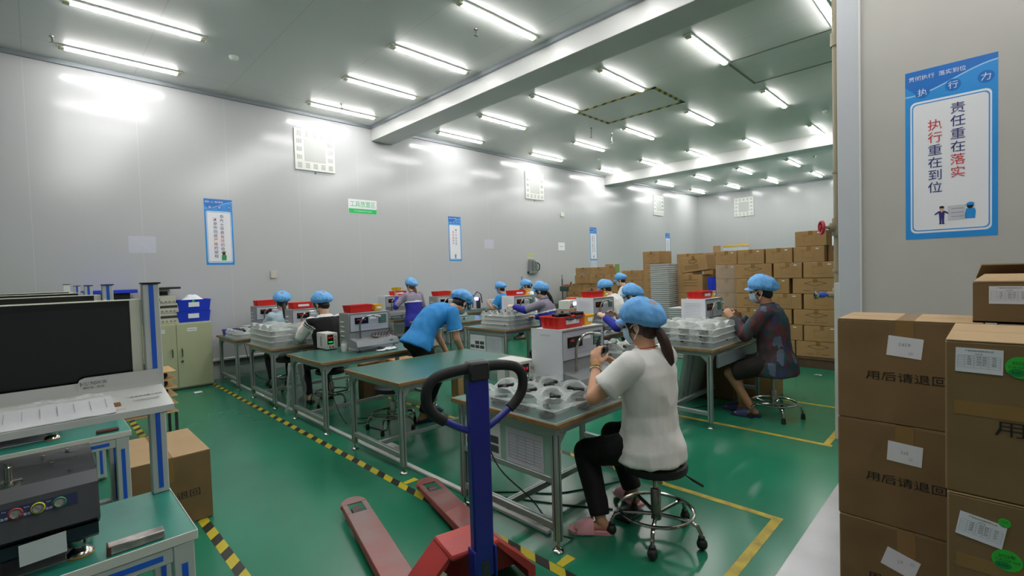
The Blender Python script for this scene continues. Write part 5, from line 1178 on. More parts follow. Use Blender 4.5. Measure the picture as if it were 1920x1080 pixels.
# ================================================================= WALL WORKTABLES AND FIXTURES AT THE BACK
def back_table(loc,w_,d_,h_,label):
    t=thing('back_table',label,'table',loc); MB().b2(-w_/2,w_/2,-d_/2,d_/2,h_-.025,h_,.003).build('tabletop',GREENTOP,t); e=MB()
    e.b2(-w_/2-.004,w_/2+.004,-d_/2-.01,-d_/2-.0002,h_-.03,h_+.001); e.b2(w_/2+.0002,w_/2+.01,-d_/2,d_/2,h_-.03,h_+.001); e.build('edge_banding',WOODEDGE,t)
    for x in(-w_/2+.03,w_/2-.03):
        for y in(-d_/2+.03,d_/2-.03): MB().b2(x-.022,x+.022,y-.022,y+.022,0,h_-.0255).build('leg',ALUP,t)
back_table((-8.6,7.4,0),.7,1.4,.76,'green table along the left wall carrying small fixtures, nearest one')
back_table((-8.6,9.9,0),.7,1.9,.76,'green table along the left wall below the air tools')
back_table((-6.6,8.6,0),.7,1.3,.76,'green table with open carton in front of the white-shirted back')
def drill(loc,label,rz=0,tall=.75):
    t=thing('press_fixture',label,'machine',loc,rz); MB().b2(-.13,.13,-.1,.1,0,.04,.006).build('base',STEELD,t); mb=MB(); mb.cyl((-.06,0,.04),(-.06,0,tall),.022,n=14); mb.cyl((-.06,0,tall),(-.06,0,tall+.12),.01,n=10); mb.build('column',CHROME,t)
    MB().b2(-.11,.12,-.07,.07,tall*.45,tall*.68,.015).build('head',mat('fixture_green','#2d4a40',.4),t); mb=MB(); mb.cyl((.08,0,.12),(.08,0,tall*.45),.02,n=12); mb.build('quill',CHROME,t); mb=MB(); mb.tube([(.05,.07,tall*.6),(.1,.16,tall*.68),(.12,.2,tall*.8)],.012,8); mb.ball((.12,.2,tall*.82),.025,10,8); mb.build('lever',BLACKP,t)
    MB().b2(-.06,.06,.0705,.13,tall*.5,tall*.75,.006).build('red_box',mat('box_red','#c2452f',.5),t); return t
drill((-8.55,8.96,.7605),'tall press fixture with black head left of the bare-faced worker',.2,.62); drill((-8.5,10.55,.7605),'tall press fixture with red box beside the low carton stack',.2,.62)
def rig(loc,label,rz=0):
    t=thing('camera_rig',label,'fixture',loc,rz); MB().b2(-.16,.16,-.2,.2,0,.03,.004).build('base',ALU,t); MB().cyl((-.06,-.1,.03),(-.06,-.1,.2),.05,n=16).build('pot',mat('pot_grey','#7f8a88',.35,.5),t)
    MB().tube([(-.1,-.1,.2),(-.1,-.12,.33),(-.05,-.08,.4),(.02,-.02,.33)],.008,8).build('hose',mat('hose_blue','#2d4b8c',.4),t); MB().tube([(-.05,.0,.05),(-.05,.02,.3),(-.02,.12,.42),(.0,.22,.36),(.02,.24,.15)],.012,8).build('cable_loop',BLACKP,t)
    MB().b2(-.02,.06,.08,.16,.03,.28,.01).build('stand',STEELD,t); MB().cyl((.02,.04,.26),(.08,.04,.26),.04,n=16).build('light_ring',LEDP,t); return t
rig((-8.55,7.25,.7605),'camera rig with violet ring light left of the blue polo worker'); 
t=thing('white_device','white device with coloured knobs and lit screen on the back table','test instrument',(-6.6,8.35,.7605),.2); MB().b2(-.16,.1,-.2,.2,0,.2,.01).build('case',PALEB,t); MB().b2(.1005,.104,.0,.15,.08,.16).build('screen',LEDP,t,False); mb=MB()
for k,(m_) in enumerate((RED,mat('knob_green','#2b7f5a',.4),BLACKP)): mb.mt(m_).cyl((.1005,-.15+.05*k,.06+.04*(k%2)),(.13,-.15+.05*k,.06+.04*(k%2)),.018,n=10)
mb.build('knob',None,t)
t=thing('orange_box','orange box beside the lit white device on the back table','box',(-6.75,8.7,.7605)); MB().b2(-.12,.1,-.12,.1,0,.24,.008).build('case',mat('case_orange','#e4643c',.5),t)
t=thing('open_flat_carton','tall open carton standing left of the tester behind the nearest red bin','carton',(-5.95,7.75,.001)); open_box(MB(),.6,.7,.8,.0,.006,.0).build('carton_body',CARDT,t,False)
rig((-6.45,9.0,.7605),'dark cable rig between the white device and the white-shirted back',.5)
t=thing('white_device','small white frame fixture left of the standing woman on the back table','fixture',(-8.45,7.75,.7605)); MB().b2(-.1,.1,-.12,.12,0,.22,.006).build('case',PALEB,t)
t=thing('small_bottles','white lidded jar standing on the near table left of the trays of the patterned-shirt man','jar',(-2.95,5.0,ZT2)) if False else None
t=thing('floor_scrap','white scrap lying on the floor before the olive cabinet','scrap',(-8.1,1.6,0)); MB().b2(-.04,.04,-.05,.05,.0005,.02,.005).build('scrap',PAPER,t)
t=thing('floor_scrap','white scrap lying on the floor below the tall carton wall','scrap',(-1.75,7.9,0)); MB().prism([(-.05,-.02),(.0,.01),(.05,-.03),(.04,.02),(-.03,.03)],(0,0,.0005),(1,0,0),(0,1,0),(0,0,.004)).build('scrap',PAPER,t)
# ================================================================= PEOPLE
def remesh(mb,vox,smooth=4,fac=.5):
    me=bpy.data.meshes.new('tmp'); me.from_pydata(mb.v,[],mb.f); bm=bmesh.new(); bm.from_mesh(me); bmesh.ops.recalc_face_normals(bm,faces=bm.faces); bm.to_mesh(me); bm.free()
    o=bpy.data.objects.new('tmp',me); COL.objects.link(o)
    r=o.modifiers.new('r','REMESH'); r.mode='VOXEL'; r.voxel_size=vox
    if smooth: s=o.modifiers.new('s','SMOOTH'); s.factor=fac; s.iterations=smooth
    dg=bpy.context.evaluated_depsgraph_get(); out=bpy.data.meshes.new_from_object(o.evaluated_get(dg)); bpy.data.objects.remove(o); bpy.data.meshes.remove(me); return out
def mesh_obj(me,name,mats,parent,classify=None,wr=0,ws=9,seed=0,stretch=(1,1,1)):
    for m in mats: me.materials.append(m)
    if wr:
        me.update(); ns=[v.normal.copy() for v in me.vertices]
        for v,n in zip(me.vertices,ns):
            p=Vector((v.co.x*stretch[0],v.co.y*stretch[1],v.co.z*stretch[2]))*ws+Vector((seed,seed*1.7,0))
            a=noise.noise(p); v.co+=n*wr*(1-2.2*abs(a)+.5*noise.noise(p*2.3))
    if classify:
        for p in me.polygons: p.material_index=classify(p.center)
    me.polygons.foreach_set('use_smooth',[True]*len(me.polygons)); me.name=name
    o=bpy.data.objects.new(name,me); COL.objects.link(o); o.parent=parent; return o
def ik(a,c,l1,l2,pole):
    a=Vector(a);c=Vector(c); d=c-a; L=max(.05,min(d.length,(l1+l2)*.995)); d.normalize(); c=a+d*L
    x=(l1*l1-l2*l2+L*L)/(2*L); h=math.sqrt(max(0,l1*l1-x*x)); p=Vector(pole); p=p-d*p.dot(d)
    p=p.normalized() if p.length>1e-4 else Vector((0,0,-1)); return a+d*x+p*h,c
def segd(p,a,b):
    ab=b-a; t=max(0,min(1,(p-a).dot(ab)/ab.length_squared)); return (p-(a+ab*t)).length,t
def person(label,loc,heading,hz,lean=.1,s=1.0,hl=(.4,.15,1.0),hr=(.4,-.15,1.0),hdl=None,hdr=None,curl=.55,ank=((.3,.12),(.3,-.12)),fyaw=(.15,-.15),head=(.35,0.0),top='tee',topm=None,leg='long',legm=None,skin=None,
           mask=True,hairm=None,pony=None,shoe=None,vox=.0095,bulk=1.0,sleeve='short',hemdrop=.1,pole=((-.3,.6,-1),(-.3,-.6,-1)),classify2=None,bangs=True,capz=0,group='workers in blue caps',ankz=(.075,.075),vest=False,knee_pole=None,capscale=1.0,tl=.56):
    t=thing('person',label,'person',(loc[0],loc[1],0),heading,group)
    skin=skin or SKIN; hairm=hairm or HAIR
    hip=Vector((0,0,hz)); UP=Vector((math.sin(lean),0,math.cos(lean))); U0=Vector((math.sin(lean*.55),0,math.cos(lean*.55))); U1=Vector((math.sin(lean*1.25),0,math.cos(lean*1.25)))
    def spine(d):       # d in units of torso length
        d*=tl*s; k=.28*s
        return hip+U0*d if d<k else hip+U0*k+U1*(d-k)
    def fwd(d): u=U0 if d*tl*s<.28*s else U1; return Vector((u.z,0,-u.x))
    SH=.178*s*(1+.5*(bulk-1)); sl=spine(.86)+Vector((0,SH,0)); sr=spine(.86)-Vector((0,SH,0))
    UA,FA=.285*s,.245*s; TH,SN=.415*s,.405*s
    hl=Vector(hl);hr=Vector(hr); el,wl=ik(sl,hl,UA,FA,pole[0]); er,wr=ik(sr,hr,UA,FA,pole[1])
    hipw=.095*s*bulk; L0=hip+Vector((0,hipw,-.01)); R0=hip+Vector((0,-hipw,-.01))
    kp=knee_pole or ((1,.15,.35),(1,-.15,.35))
    al=Vector((ank[0][0],ank[0][1],ankz[0])); ar=Vector((ank[1][0],ank[1][1],ankz[1]))
    kl,al=ik(L0,al,TH,SN,kp[0]); kr,ar=ik(R0,ar,TH,SN,kp[1])
    Bw=bulk
    SEC=[(-.14,.135,.10),(-.02,.168,.125),(.16,.152,.115),(.34,.142,.108),(.56,.158,.112),(.74,.166,.108),(.86,.15,.09),(.95,.085,.065)]
    def torso(mb,inf=0,lo=-.14,hi=.95,fl=0,n=24):
        secs=[]
        for d,rx,ry in SEC:
            if lo-1e-6<=d<=hi+1e-6: secs.append((spine(d),Vector((0,(rx*Bw+inf)*s,0)),fwd(d)*((ry*(1+.9*(Bw-1))+inf)*s)))
        mb.loft(secs,n)
    # ---- body
    b=MB(); torso(b)
    hc=spine(1.0)+U1*(.125*s)+Vector((.045*s,0,0)); hp,hy=head
    HM=(Matrix.Rotation(hy,3,'Z')@Matrix.Rotation(hp,3,'Y'))
    def hd(x,y,z): return hc+HM@Vector((x*s,y*s,z*s))
    b.cap(spine(.9),hd(-.02,0,-.06),.056*s,.053*s,14)
    b.ball(hc+HM@Vector((-.005*s,0,.03*s)),(.096*s,.077*s,.09*s),20,14,HM)
    b.ball(hd(.022,0,-.035),(.068*s,.062*s,.08*s),18,12,HM); b.ball(hd(.045,0,-.085),(.038*s,.036*s,.028*s),12,8,HM)
    b.cap(hd(.088,0,.02),hd(.103,0,-.018),.009*s,.014*s,10); b.ball(hd(.082,0,-.055),(.014*s,.024*s,.009*s),10,6,HM)
    for q in(-1,1): b.ball(hd(-.012,q*.078,-.008),(.02*s,.009*s,.033*s),10,8,HM)
    fl=1.0 if s>.8 else .9
    for (sh,e,w,sg,hdv) in ((sl,el,wl,1,hdl),(sr,er,wr,-1,hdr)):
        b.cap(sh,e,.05*s*Bw**.7,.042*s*Bw**.6,14); b.cap(e,w,.041*s*Bw**.6,.027*s,14)
        d=Vector(hdv).normalized() if hdv else (w-e).normalized()
        # palm normal faces down/inwards
        pn=Vector((0,-sg*.55,-.8)); pn=(pn-d*pn.dot(d)).normalized(); sd=d.cross(pn)*sg   # towards thumb side
        if sd.dot(Vector((0,-sg,.6)))<0: sd=-sd
        PM=Matrix((d,sd,pn)).transposed()
        b.ball(w+d*.046*s,(.053*s,.04*s,.0165*s),14,8,PM); b.cap(w-d*.01,w+d*.03*s,.026*s,.024*s,10)
        for k,(o,lg) in enumerate(((.029,.95),(.0095,1.05),(-.0105,.98),(-.029,.8))):
            p=w+d*(.088-.004*abs(k-1))*s+sd*o*s; ang=0
            for j,(ln,rd) in enumerate(((.038,.0092),(.026,.0085),(.021,.0075))):
                ang+=curl*(.75 if j==0 else 1.0)*(1+.12*k); v=(d*math.cos(ang)+pn*math.sin(ang)); q=p+v*ln*lg*s; b.cap(p,q,rd*s,rd*.92*s,8); p=q
        p=w+d*.03*s+sd*.034*s; v=(d*.62+sd*.62+pn*.45).normalized(); q=p+v*.042*s; b.cap(p,q,.0125*s,.0105*s,8); v2=(d*.85+sd*.15+pn*.5).normalized(); b.cap(q,q+v2*.03*s,.0102*s,.0088*s,8)
    for (h0,k,a) in ((L0,kl,al),(R0,kr,ar)):
        b.cap(h0,k,.078*s*Bw,.054*s,14); b.cap(k,a,.052*s,.034*s,14); b.ball(k+(a-k)*.28+Vector((-.014*s,0,0)),.05*s,12,8)
    feet=[]
    for a,fy in((al,fyaw[0]),(ar,fyaw[1])):
        f=Vector((math.cos(fy),math.sin(fy),0)); sdv=Vector((-f.y,f.x,0)); g=a.z-.03; base=Vector((a.x,a.y,g))
        b.cap(a,base-f*.02*s,.034*s,.03*s,10); b.cap(base-f*.03*s,base+f*.11*s-Z_*.012,.029*s,.022*s,10)
        for o in(-.025,-.008,.009,.024): b.cap(base+f*.1*s+sdv*o*s-Z_*.014,base+f*(.165-abs(o)*.6)*s+sdv*o*1.1*s-Z_*.018,.013*s,.009*s,8)
        feet.append((a,f,sdv,base))
    me=remesh(b,vox,3); body=mesh_obj(me,'body',[skin],t)
    # ---- face details
    e=MB()
    for q in(-1,1): e.ball(hd(.0845,q*.031,.012),(.008*s,.013*s,.0065*s),10,6,HM)
    e.build('eye',BLACKP,t)
    e=MB()
    for q in(-1,1): e.cap(hd(.089,q*.016,.034),hd(.082,q*.046,.035),.004*s,.003*s,6)
    e.build('eyebrow',hairm,t)
    # ---- hair
    hb=MB(); tmp=MB(); HC=hc+HM@Vector((-.008*s,0,.028*s)); tmp.ball(HC,(.104*s,.085*s,.1*s),26,18,HM)
    IM=HM.transposed(); keep=[]
    for f_ in tmp.f:
        c=sum((Vector(tmp.v[i]) for i in f_),Vector())/len(f_); q=IM@(c-hc)/s
        if (q.x<.02 and q.z>-.085+.25*max(0,q.x+.03)) or q.z>.075 or (bangs and q.z>.045 and q.x>0): keep.append(f_)
    hb.v=tmp.v; hb.f=keep; hb.m=[0]*len(keep)
    hb.ball(hd(-.05,0,-.03),(.055*s,.066*s,.065*s),16,10,HM)
    if pony or bangs=='long':
        for q in(-1,1): hb.cap(hd(.04,q*.074,.03),hd(.03,q*.076,-.025),.012*s,.006*s,8)
    hb.build('hair',hairm,t,True,None,80)
    if pony:
        pts=[hd(-.085,0,-.02)]+[hd(*p) for p in pony]; n=len(pts)
        MB().tube(pts,[.02*s+.012*s*math.sin(PI*min(1,(i+.6)/n)) if i<n-1 else .004 for i in range(n)],12).build('ponytail',hairm,t)
        MB().cap(hd(-.088,0,-.02),hd(-.1,0,-.022),.026*s).build('hair_tie',BLACKP,t)
    # ---- cap
    cs=capscale*s; NT,NP=72,22; CM=HM@Matrix.Rotation(-.30,3,'Y'); co=hd(-.022,0,.068+capz); vs=[];fs=[]
    for i in range(NP+1):
        ph=PI*.645*i/NP
        for k in range(NT):
            th=2*PI*k/NT; g=max(0,(i/NP-.38)/.62); pl=1+.05*g*math.sin(th*19+1.5*math.sin(th*3))*(1-max(0,(i/NP-.94)/.06)*.5)
            sink=1-.22*max(0,(i/NP-.86)/.14)
            rx=(.116 if math.cos(th)>0 else .160); r=math.sin(min(ph,PI/2*1.12))*pl*sink if ph<PI/2*1.12 else math.sin(PI/2*1.12)*pl*sink
            nz=1+.08*noise.noise(Vector((math.cos(th)*2.2,math.sin(th)*2.2,i*.13+loc[0])))+.045*noise.noise(Vector((math.cos(th)*5+i*.2,math.sin(th)*5,i*.3+loc[1])))
            vs.append(co+CM@Vector((rx*cs*r*math.cos(th)*nz,.124*cs*r*math.sin(th)*nz,(.108*math.cos(ph)*nz-.03*max(0,-math.cos(th))*math.sin(ph)*max(0,1-.5*i/NP))*cs)))
    for i in range(NP):
        for k in range(NT): fs.append([i*NT+k,i*NT+(k+1)%NT,(i+1)*NT+(k+1)%NT,(i+1)*NT+k])
    c=MB().add(vs,fs); c.mats=[CAPB,mat('badge_brown','#a5867f',.7)]; BP=Vector((-.085*cs,.015*cs,.085*cs)); c.m=[1 if (CM.transposed()@(sum((Vector(vs[q_]) for q_ in f_),Vector())/4-co)-BP).length<.028*cs else 0 for f_ in fs]; c.build('cap',None,t,True,None,80)
    v=MB(); vs=[];fs=[]; n=16
    for r_,dz in((.098,-.028),(.150,-.05),(.150,-.054),(.098,-.034)):
        for k in range(n+1): q=-1.05+2.1*k/n; ex=1-.28*abs(q/1.05)**2.5 if r_>.1 else 1; vs.append(co+CM@Vector((r_*ex*math.cos(q)*cs,(r_ if r_<.1 else .118)*math.sin(q)*ex*cs,(dz-.012*abs(q))*cs)))
    m_=n+1
    for a_ in range(4):
        for k in range(n): fs.append([a_*m_+k,a_*m_+k+1,((a_+1)%4)*m_+k+1,((a_+1)%4)*m_+k])
    v.add(vs,fs); v.build('cap_brim',CAPB,t)
    # ---- mask
    if mask:
        m=MB(); vs=[];fs=[]; n=14; mrow=8
        for j in range(mrow+1):
            z=-.005-.092*j/mrow; rr_=1-.28*max(0,(j/mrow-.55)/.45)**1.5
            for k in range(n+1):
                q=-1.12+2.24*k/n; bul=.016*math.exp(-(q*2.2)**2)*(1-abs(j/mrow-.35))
                vs.append(hd((.098*rr_+bul)*math.cos(q)*.98+.004,.078*rr_*math.sin(q),z+.01*abs(q)))
        for j in range(mrow):
            for k in range(n): a_=j*(n+1)+k; fs.append([a_,a_+1,a_+n+2,a_+n+1])
        m.add(vs,fs); ms=m.build('face_mask',MASKM,t,True,None,80)
        lp_=MB()
        for q in(-1,1): lp_.tube([hd(.045,q*.07,-.012),hd(.01,q*.082,.012),hd(-.022,q*.086,.02),hd(-.03,q*.086,-.005),hd(-.016,q*.086,-.032),hd(.02,q*.075,-.07)],.0026*s,6)
        lp_.build('ear_loop',LOOP,ms)
    # ---- top
    def arms(mb,f0,f1,ua_r,fa_r):
        for sh,e,w in((sl,el,wl),(sr,er,wr)):
            if f1<=1: mb.cyl(sh,sh+(e-sh)*f1,ua_r[0]*s,ua_r[1]*s,20); mb.ball(sh,ua_r[0]*s,14,8)
            else:
                mb.cap(sh,e,ua_r[0]*s,ua_r[1]*s,16); mb.cyl(e,e+(w-e)*(f1-1),ua_r[1]*s*.98,fa_r*s,18); mb.ball(e,ua_r[1]*s*.99,14,8)
    g=MB(); secs=[]; inf=.020 if not sleeve=='long' else .028
    hem=[(-hemdrop/(tl),.190,.158),(-.02,.186,.15)]
    for d,rx,ry in hem+[(q[0],q[1],q[2]) for q in SEC if .1<q[0]<.9]: secs.append((spine(d) if d>=0 else hip+U0*(d*tl*s),Vector((0,(rx*Bw+inf)*s,0)),fwd(d)*((ry*(1+.9*(Bw-1))+inf)*s)))
    secs.append((spine(.93),Vector((0,.118*Bw*s,0)),fwd(.9)*(.09*Bw*s))); secs.append((spine(.985),Vector((0,.078*Bw*s,0)),fwd(.9)*(.072*Bw*s)))
    g.loft(secs,28)
    k_=Bw**.7
    if sleeve=='short': arms(g,0,.7,(.07*k_,.08*k_),0)
    elif sleeve=='long': arms(g,0,1.93,(.068*k_,.062*k_),.042)
    me=remesh(g,max(.009,vox*1.1),4)
    if top=='jacket':
        def cl(c):
            best=9;bt=0
            for sh,e,w,sg in((sl,el,wl,1),(sr,er,wr,-1)):
                d1,t1=segd(c,sh,e); d2,t2=segd(c,e,w); 
                if d1<best: best=d1;bt=t1
                if d2<best: best=d2;bt=1+t2
            dz=(c-spine(.5)).dot(U1)/(tl*s)+.5
            if (best<.075*s and bt>.3 and abs(c.y)>.12*s): return 1 if bt<.92 else 0
            return 2 if .60<dz<.645 else (1 if dz>=.645 else 0)
        mats=[UNIB,UNIG,WHITEC]
    elif top=='vest':
        def cl(c):
            best=9;bt=0
            for sh,e,w in((sl,el,wl),(sr,er,wr)):
                d1,t1=segd(c,sh,e); d2,t2=segd(c,e,w)
                if d1<best: best=d1;bt=t1
                if d2<best: best=d2;bt=1+t2
            dz=(c-spine(.5)).dot(U1)/(tl*s)+.5
            if dz>.93: return 1
            if best<.115*s and (bt>.04) and (abs(c.y)>.155*s or bt>1): 
                return 2 if .1<bt<.16 or .2<bt<.24 else 1
            return 0
        mats=[BLKC,TEE,mat('stripe_navy','#2b2d3a',.8)]
    else: cl=None; mats=[topm or TEE]
    mesh_obj(me,{'tee':'t_shirt','polo':'polo_shirt','jacket':'work_jacket','vest':'vest_and_blouse','shirt':'patterned_shirt'}[top],mats,t,cl,.010*s if vox<.008 else .008*s,7.5,loc[0]*3,(1,1,.6))
    if top in('polo','jacket','shirt'):
        col=MB(); col.lathe([(.068*s,0),(.074*s,.012*s),(.066*s,.036*s),(.06*s,.034*s),(.06*s,.0)],spine(.955),U1,22,(1,.95)); col.build('collar',mats[0],t)
    if top=='polo':
        tr=MB()
        for sh,e in((sl,el),(sr,er)):
            p=sh+(e-sh)*.68; tr.cyl(p,p+(e-sh).normalized()*.012,.081*s*k_,.082*s*k_,20)
        tr.build('sleeve_trim',WHITEC,t)
    # ---- trousers
    g=MB(); secs=[]
    for d,rx,ry in((-.17,.13,.10),(-.12,.16,.125),(-.02,.172,.132),(.09,.160,.125)): secs.append((spine(d) if d>=0 else hip+U0*(d*tl*s),Vector((0,(rx*Bw+.008)*s,0)),fwd(d)*((ry*(1+.9*(Bw-1))+.008)*s)))
    g.loft(secs,24)
    for h0,k,a in((L0,kl,al),(R0,kr,ar)):
        if leg=='long': g.cap(h0,k,.094*s*Bw,.074*s*Bw**.5,16); g.cyl(k,k+(a-k)*.93,.072*s*Bw**.5,.056*s*Bw**.5,18); g.ball(k,.067*s,14,8)
        elif leg=='crop': g.cap(h0,k,.094*s*Bw,.072*s,16); g.cyl(k,k+(a-k)*.66,.07*s,.062*s,18); g.ball(k,.07*s,14,8)
        else: g.cyl(h0,h0+(k-h0)*.9,.098*s*Bw,.085*s,18); g.ball(h0,.096*s,14,8)
    mesh_obj(remesh(g,max(.009,vox*1.1),3),'shorts' if leg=='short' else 'trousers',[legm or BLKC],t,None,.005*s,9,loc[1]*2,(1,1,.5))
    # ---- slippers
    for (a,f,sdv,base) in feet:
        q=MB().mt(shoe or NAVY); z0=base.z-.0435; o=Vector((base.x,base.y,z0)); L=[(-.075,-.03),(-.05,-.042),(.03,-.042),(.12,-.052),(.17,-.045),(.2,-.018),(.2,.018),(.17,.045),(.12,.052),(.03,.042),(-.05,.042),(-.075,.03)]
        q.prism([(x*s,y*s) for x,y in L],o,f,sdv,Z_*.02)
        vs=[];fs=[]
        for (x,w_,h_) in((.045,.05,.075),(.10,.056,.066),(.145,.054,.046)):
            for k in range(9): u=PI*k/8; vs.append(o+f*x*s+sdv*w_*s*math.cos(u)+Z_*(.004+h_*math.sin(u)**.8))
        for i in range(2):
            for k in range(8): fs.append([i*9+k,i*9+k+1,i*9+10+k,i*9+9+k])
        nv=len(vs); vs+=[p+Z_*.006+ (p-o-f*((p-o).dot(f))).normalized()*.004 for p in vs]; fs+=[[nv+j for j in ff] for ff in fs]
        for k in range(8): fs.append([k,k+1,nv+k+1,nv+k]); fs.append([18+k,18+k+1,nv+18+k+1,nv+18+k])
        q.add(vs,fs); q.build('slipper',None,t,True,None,50)
    return t,dict(wl=wl,wr=wr,el=el,er=er,hc=hc,HM=HM,spine=spine,s=s)
# plaid shirt material
PLAID=mat('patterned_cloth','#2c3a44',.85); nt=PLAID.node_tree; b_=nt.nodes['Principled BSDF']
tc=nt.nodes.new('ShaderNodeTexCoord'); mp=nt.nodes.new('ShaderNodeMapping'); mp.inputs['Scale'].default_value=(13,13,7.5); nt.links.new(tc.outputs['Object'],mp.inputs[0])
vo=nt.nodes.new('ShaderNodeTexVoronoi'); vo.distance='CHEBYCHEV'; vo.inputs['Scale'].default_value=1.3; nt.links.new(mp.outputs[0],vo.inputs['Vector'])
cr=nt.nodes.new('ShaderNodeValToRGB'); cr.color_ramp.interpolation='CONSTANT'; se=nt.nodes.new('ShaderNodeSeparateColor'); nt.links.new(vo.outputs['Color'],se.inputs[0]); nt.links.new(se.outputs[0],cr.inputs[0])
els=cr.color_ramp.elements; cols=['#34454e','#643640','#3c4468','#2b5358','#4c393c','#703e3e','#62748a','#4f4b4c']
els[0].color=lin(cols[0]); els[1].position=.13; els[1].color=lin(cols[1])
for k in range(2,8): e_=els.new(k/8); e_.color=lin(cols[k])
nz=nt.nodes.new('ShaderNodeTexNoise'); nz.inputs['Scale'].default_value=60; mx=nt.nodes.new('ShaderNodeMix'); mx.data_type='RGBA'; mx.blend_type='MULTIPLY'; mx.inputs[0].default_value=.5
nt.links.new(cr.outputs[0],mx.inputs[6]); nt.links.new(nz.outputs['Color'],mx.inputs[7]); nt.links.new(mx.outputs[2],b_.inputs['Base Color'])
# --- 1 woman in white, foreground
P1,J=person('person in white t-shirt with long ponytail seated on the near caster stool',(-1.445,2.58),PI,.56,.02,1.0,hl=(.275,.155,1.005),hr=(.29,-.085,.985),hdl=(.25,-.35,.9),hdr=(.25,.75,.55),curl=.5,
  ank=((.235,.2),(.26,-.22)),knee_pole=((1,-.1,.25),(1,-.15,.35)),fyaw=(.65,-.35),head=(.22,.12),top='tee',topm=TEE,legm=BLKC,skin=SKIN,hairm=HAIRB,pony=[(-.115,.0,-.06),(-.13,.0,-.12),(-.135,.0,-.18),(-.13,-.005,-.24),(-.12,-.01,-.275)],shoe=PINK,vox=.0058,bulk=1.14,hemdrop=.09,pole=((-.1,.8,-.75),(-.25,-.6,-1)),ankz=(.075,.095),capscale=1.0,tl=.57)
def bracelet(w,e,r,m,d): 
    v=(Vector(e)-Vector(w)).normalized(); p=Vector(w)+v*d; a,u,_=frame(v); mb=MB()
    for k in range(18): q=2*PI*k/18; mb.ball(p+a*r*math.cos(q)+u*r*math.sin(q),.0065,8,6)
    mb.build('bracelet',m,P1)
bracelet(J['wl'],J['el'],.031,GOLD,.012); bracelet(J['wl'],J['el'],.033,SILV,.03)
n=J['spine'](.975); MB().tube([n+Vector((.062*math.cos(q*PI/10),.064*math.sin(q*PI/10),.014-.012*math.cos(q*PI/10))) for q in range(20)],.0028,6,True).build('cord',REDCORD,P1)
hw=Matrix.Rotation(PI,3,'Z')@((J['wl']+J['wr'])/2)
held=thing('held_part','black forked plastic part held in both hands of the woman in white','plastic part',(-1.46+hw.x-.035,2.58+hw.y+.0,1.085),.5)
mb=MB(); mb.box((0,0,0),(.05,.075,.05),.012); mb.lathe([(.026,0),(.026,.035),(.02,.035),(.018,.004)],(.015,.03,.0),(.6,.8,0),16); mb.tube([(0,.04,.01),(-.01,.06,.05),(0,.065,.085)],[.012,.009,.004],8); mb.tube([(0,-.03,.01),(-.005,-.05,.05),(.0,-.055,.075)],[.012,.008,.003],8); mb.build('part_body',BLACKP,held)
# --- 2 woman in black vest
person('person in black vest over white blouse seated with back turned, blue cap',(-5.95,2.60),PI+.05,.59,.12,1.0,hl=(.42,.14,.98),hr=(.42,-.12,.98),ank=((.32,.13),(.30,-.12)),head=(.45,.15),top='vest',sleeve='long',legm=BLKC,hairm=HAIR,skin=SKIN3,vox=.009,bangs='long',bulk=.98,shoe=BLACKP)
# --- 3 woman in pale blue
person('person in pale blue shirt with long dark hair seated farthest left near the cabinet',(-7.37,2.60),PI-.05,.60,.15,.98,hl=(.42,.14,.98),hr=(.42,-.12,.98),ank=((.3,.13),(.3,-.12)),head=(.3,-.1),top='tee',topm=LTBL,sleeve='long',legm=BLKC,hairm=HAIR,skin=SKIN3,vox=.0095,pony=[(-.11,.0,-.08),(-.13,0,-.18),(-.135,0,-.28),(-.13,0,-.36)],shoe=BLACKP)
# --- 4 bending man
person('person in bright blue polo shirt bending down behind the empty table',(-4.5,2.98),1.48,.86,.98,1.03,hl=(.46,.13,.66),hr=(.50,-.14,.70),hdl=(.2,0,-1),hdr=(.2,0,-1),ank=((.16,.11),(-.04,-.12)),fyaw=(.1,-.1),head=(.95,.25),top='polo',topm=POLO,legm=BLKC,hairm=HAIR,skin=SKIN,mask=True,vox=.0085,hemdrop=.06,shoe=NAVY,knee_pole=((1,.1,.1),(1,-.1,.1)),pole=((-.6,.6,-.2),(-.6,-.6,-.2)))
# --- 5 standing woman in uniform
person('person in blue and grey uniform jacket standing with arm stretched to the tray stack',(-4.55,5.28),PI+.35,.72,.16,.88,hl=(.50,.16,1.10),hr=(.30,-.16,.92),ank=((.10,.10),(-.08,-.12)),fyaw=(.1,-.1),head=(.28,.1),top='jacket',sleeve='long',leg='crop',legm=BLKC,hairm=HAIR,skin=SKIN3,vox=.009,pony=[(-.12,.0,-.06),(-.14,-.01,-.14),(-.14,-.02,-.24),(-.12,-.02,-.3)],hemdrop=.2,shoe=BLACKP,knee_pole=((1,.1,.1),(1,-.1,.1)))
# --- 6 seated woman in uniform
person('person in blue and purple uniform seated right behind the white-shirted woman’s cap',(-3.08,5.40),PI+.25,.60,.18,.97,hl=(.47,.16,1.0),hr=(.40,-.12,1.0),ank=((.3,.13),(.3,-.12)),head=(.3,.1),top='jacket',sleeve='long',legm=BLKC,hairm=HAIR,skin=SKIN3,vox=.0095,shoe=BLACKP,bangs='long')
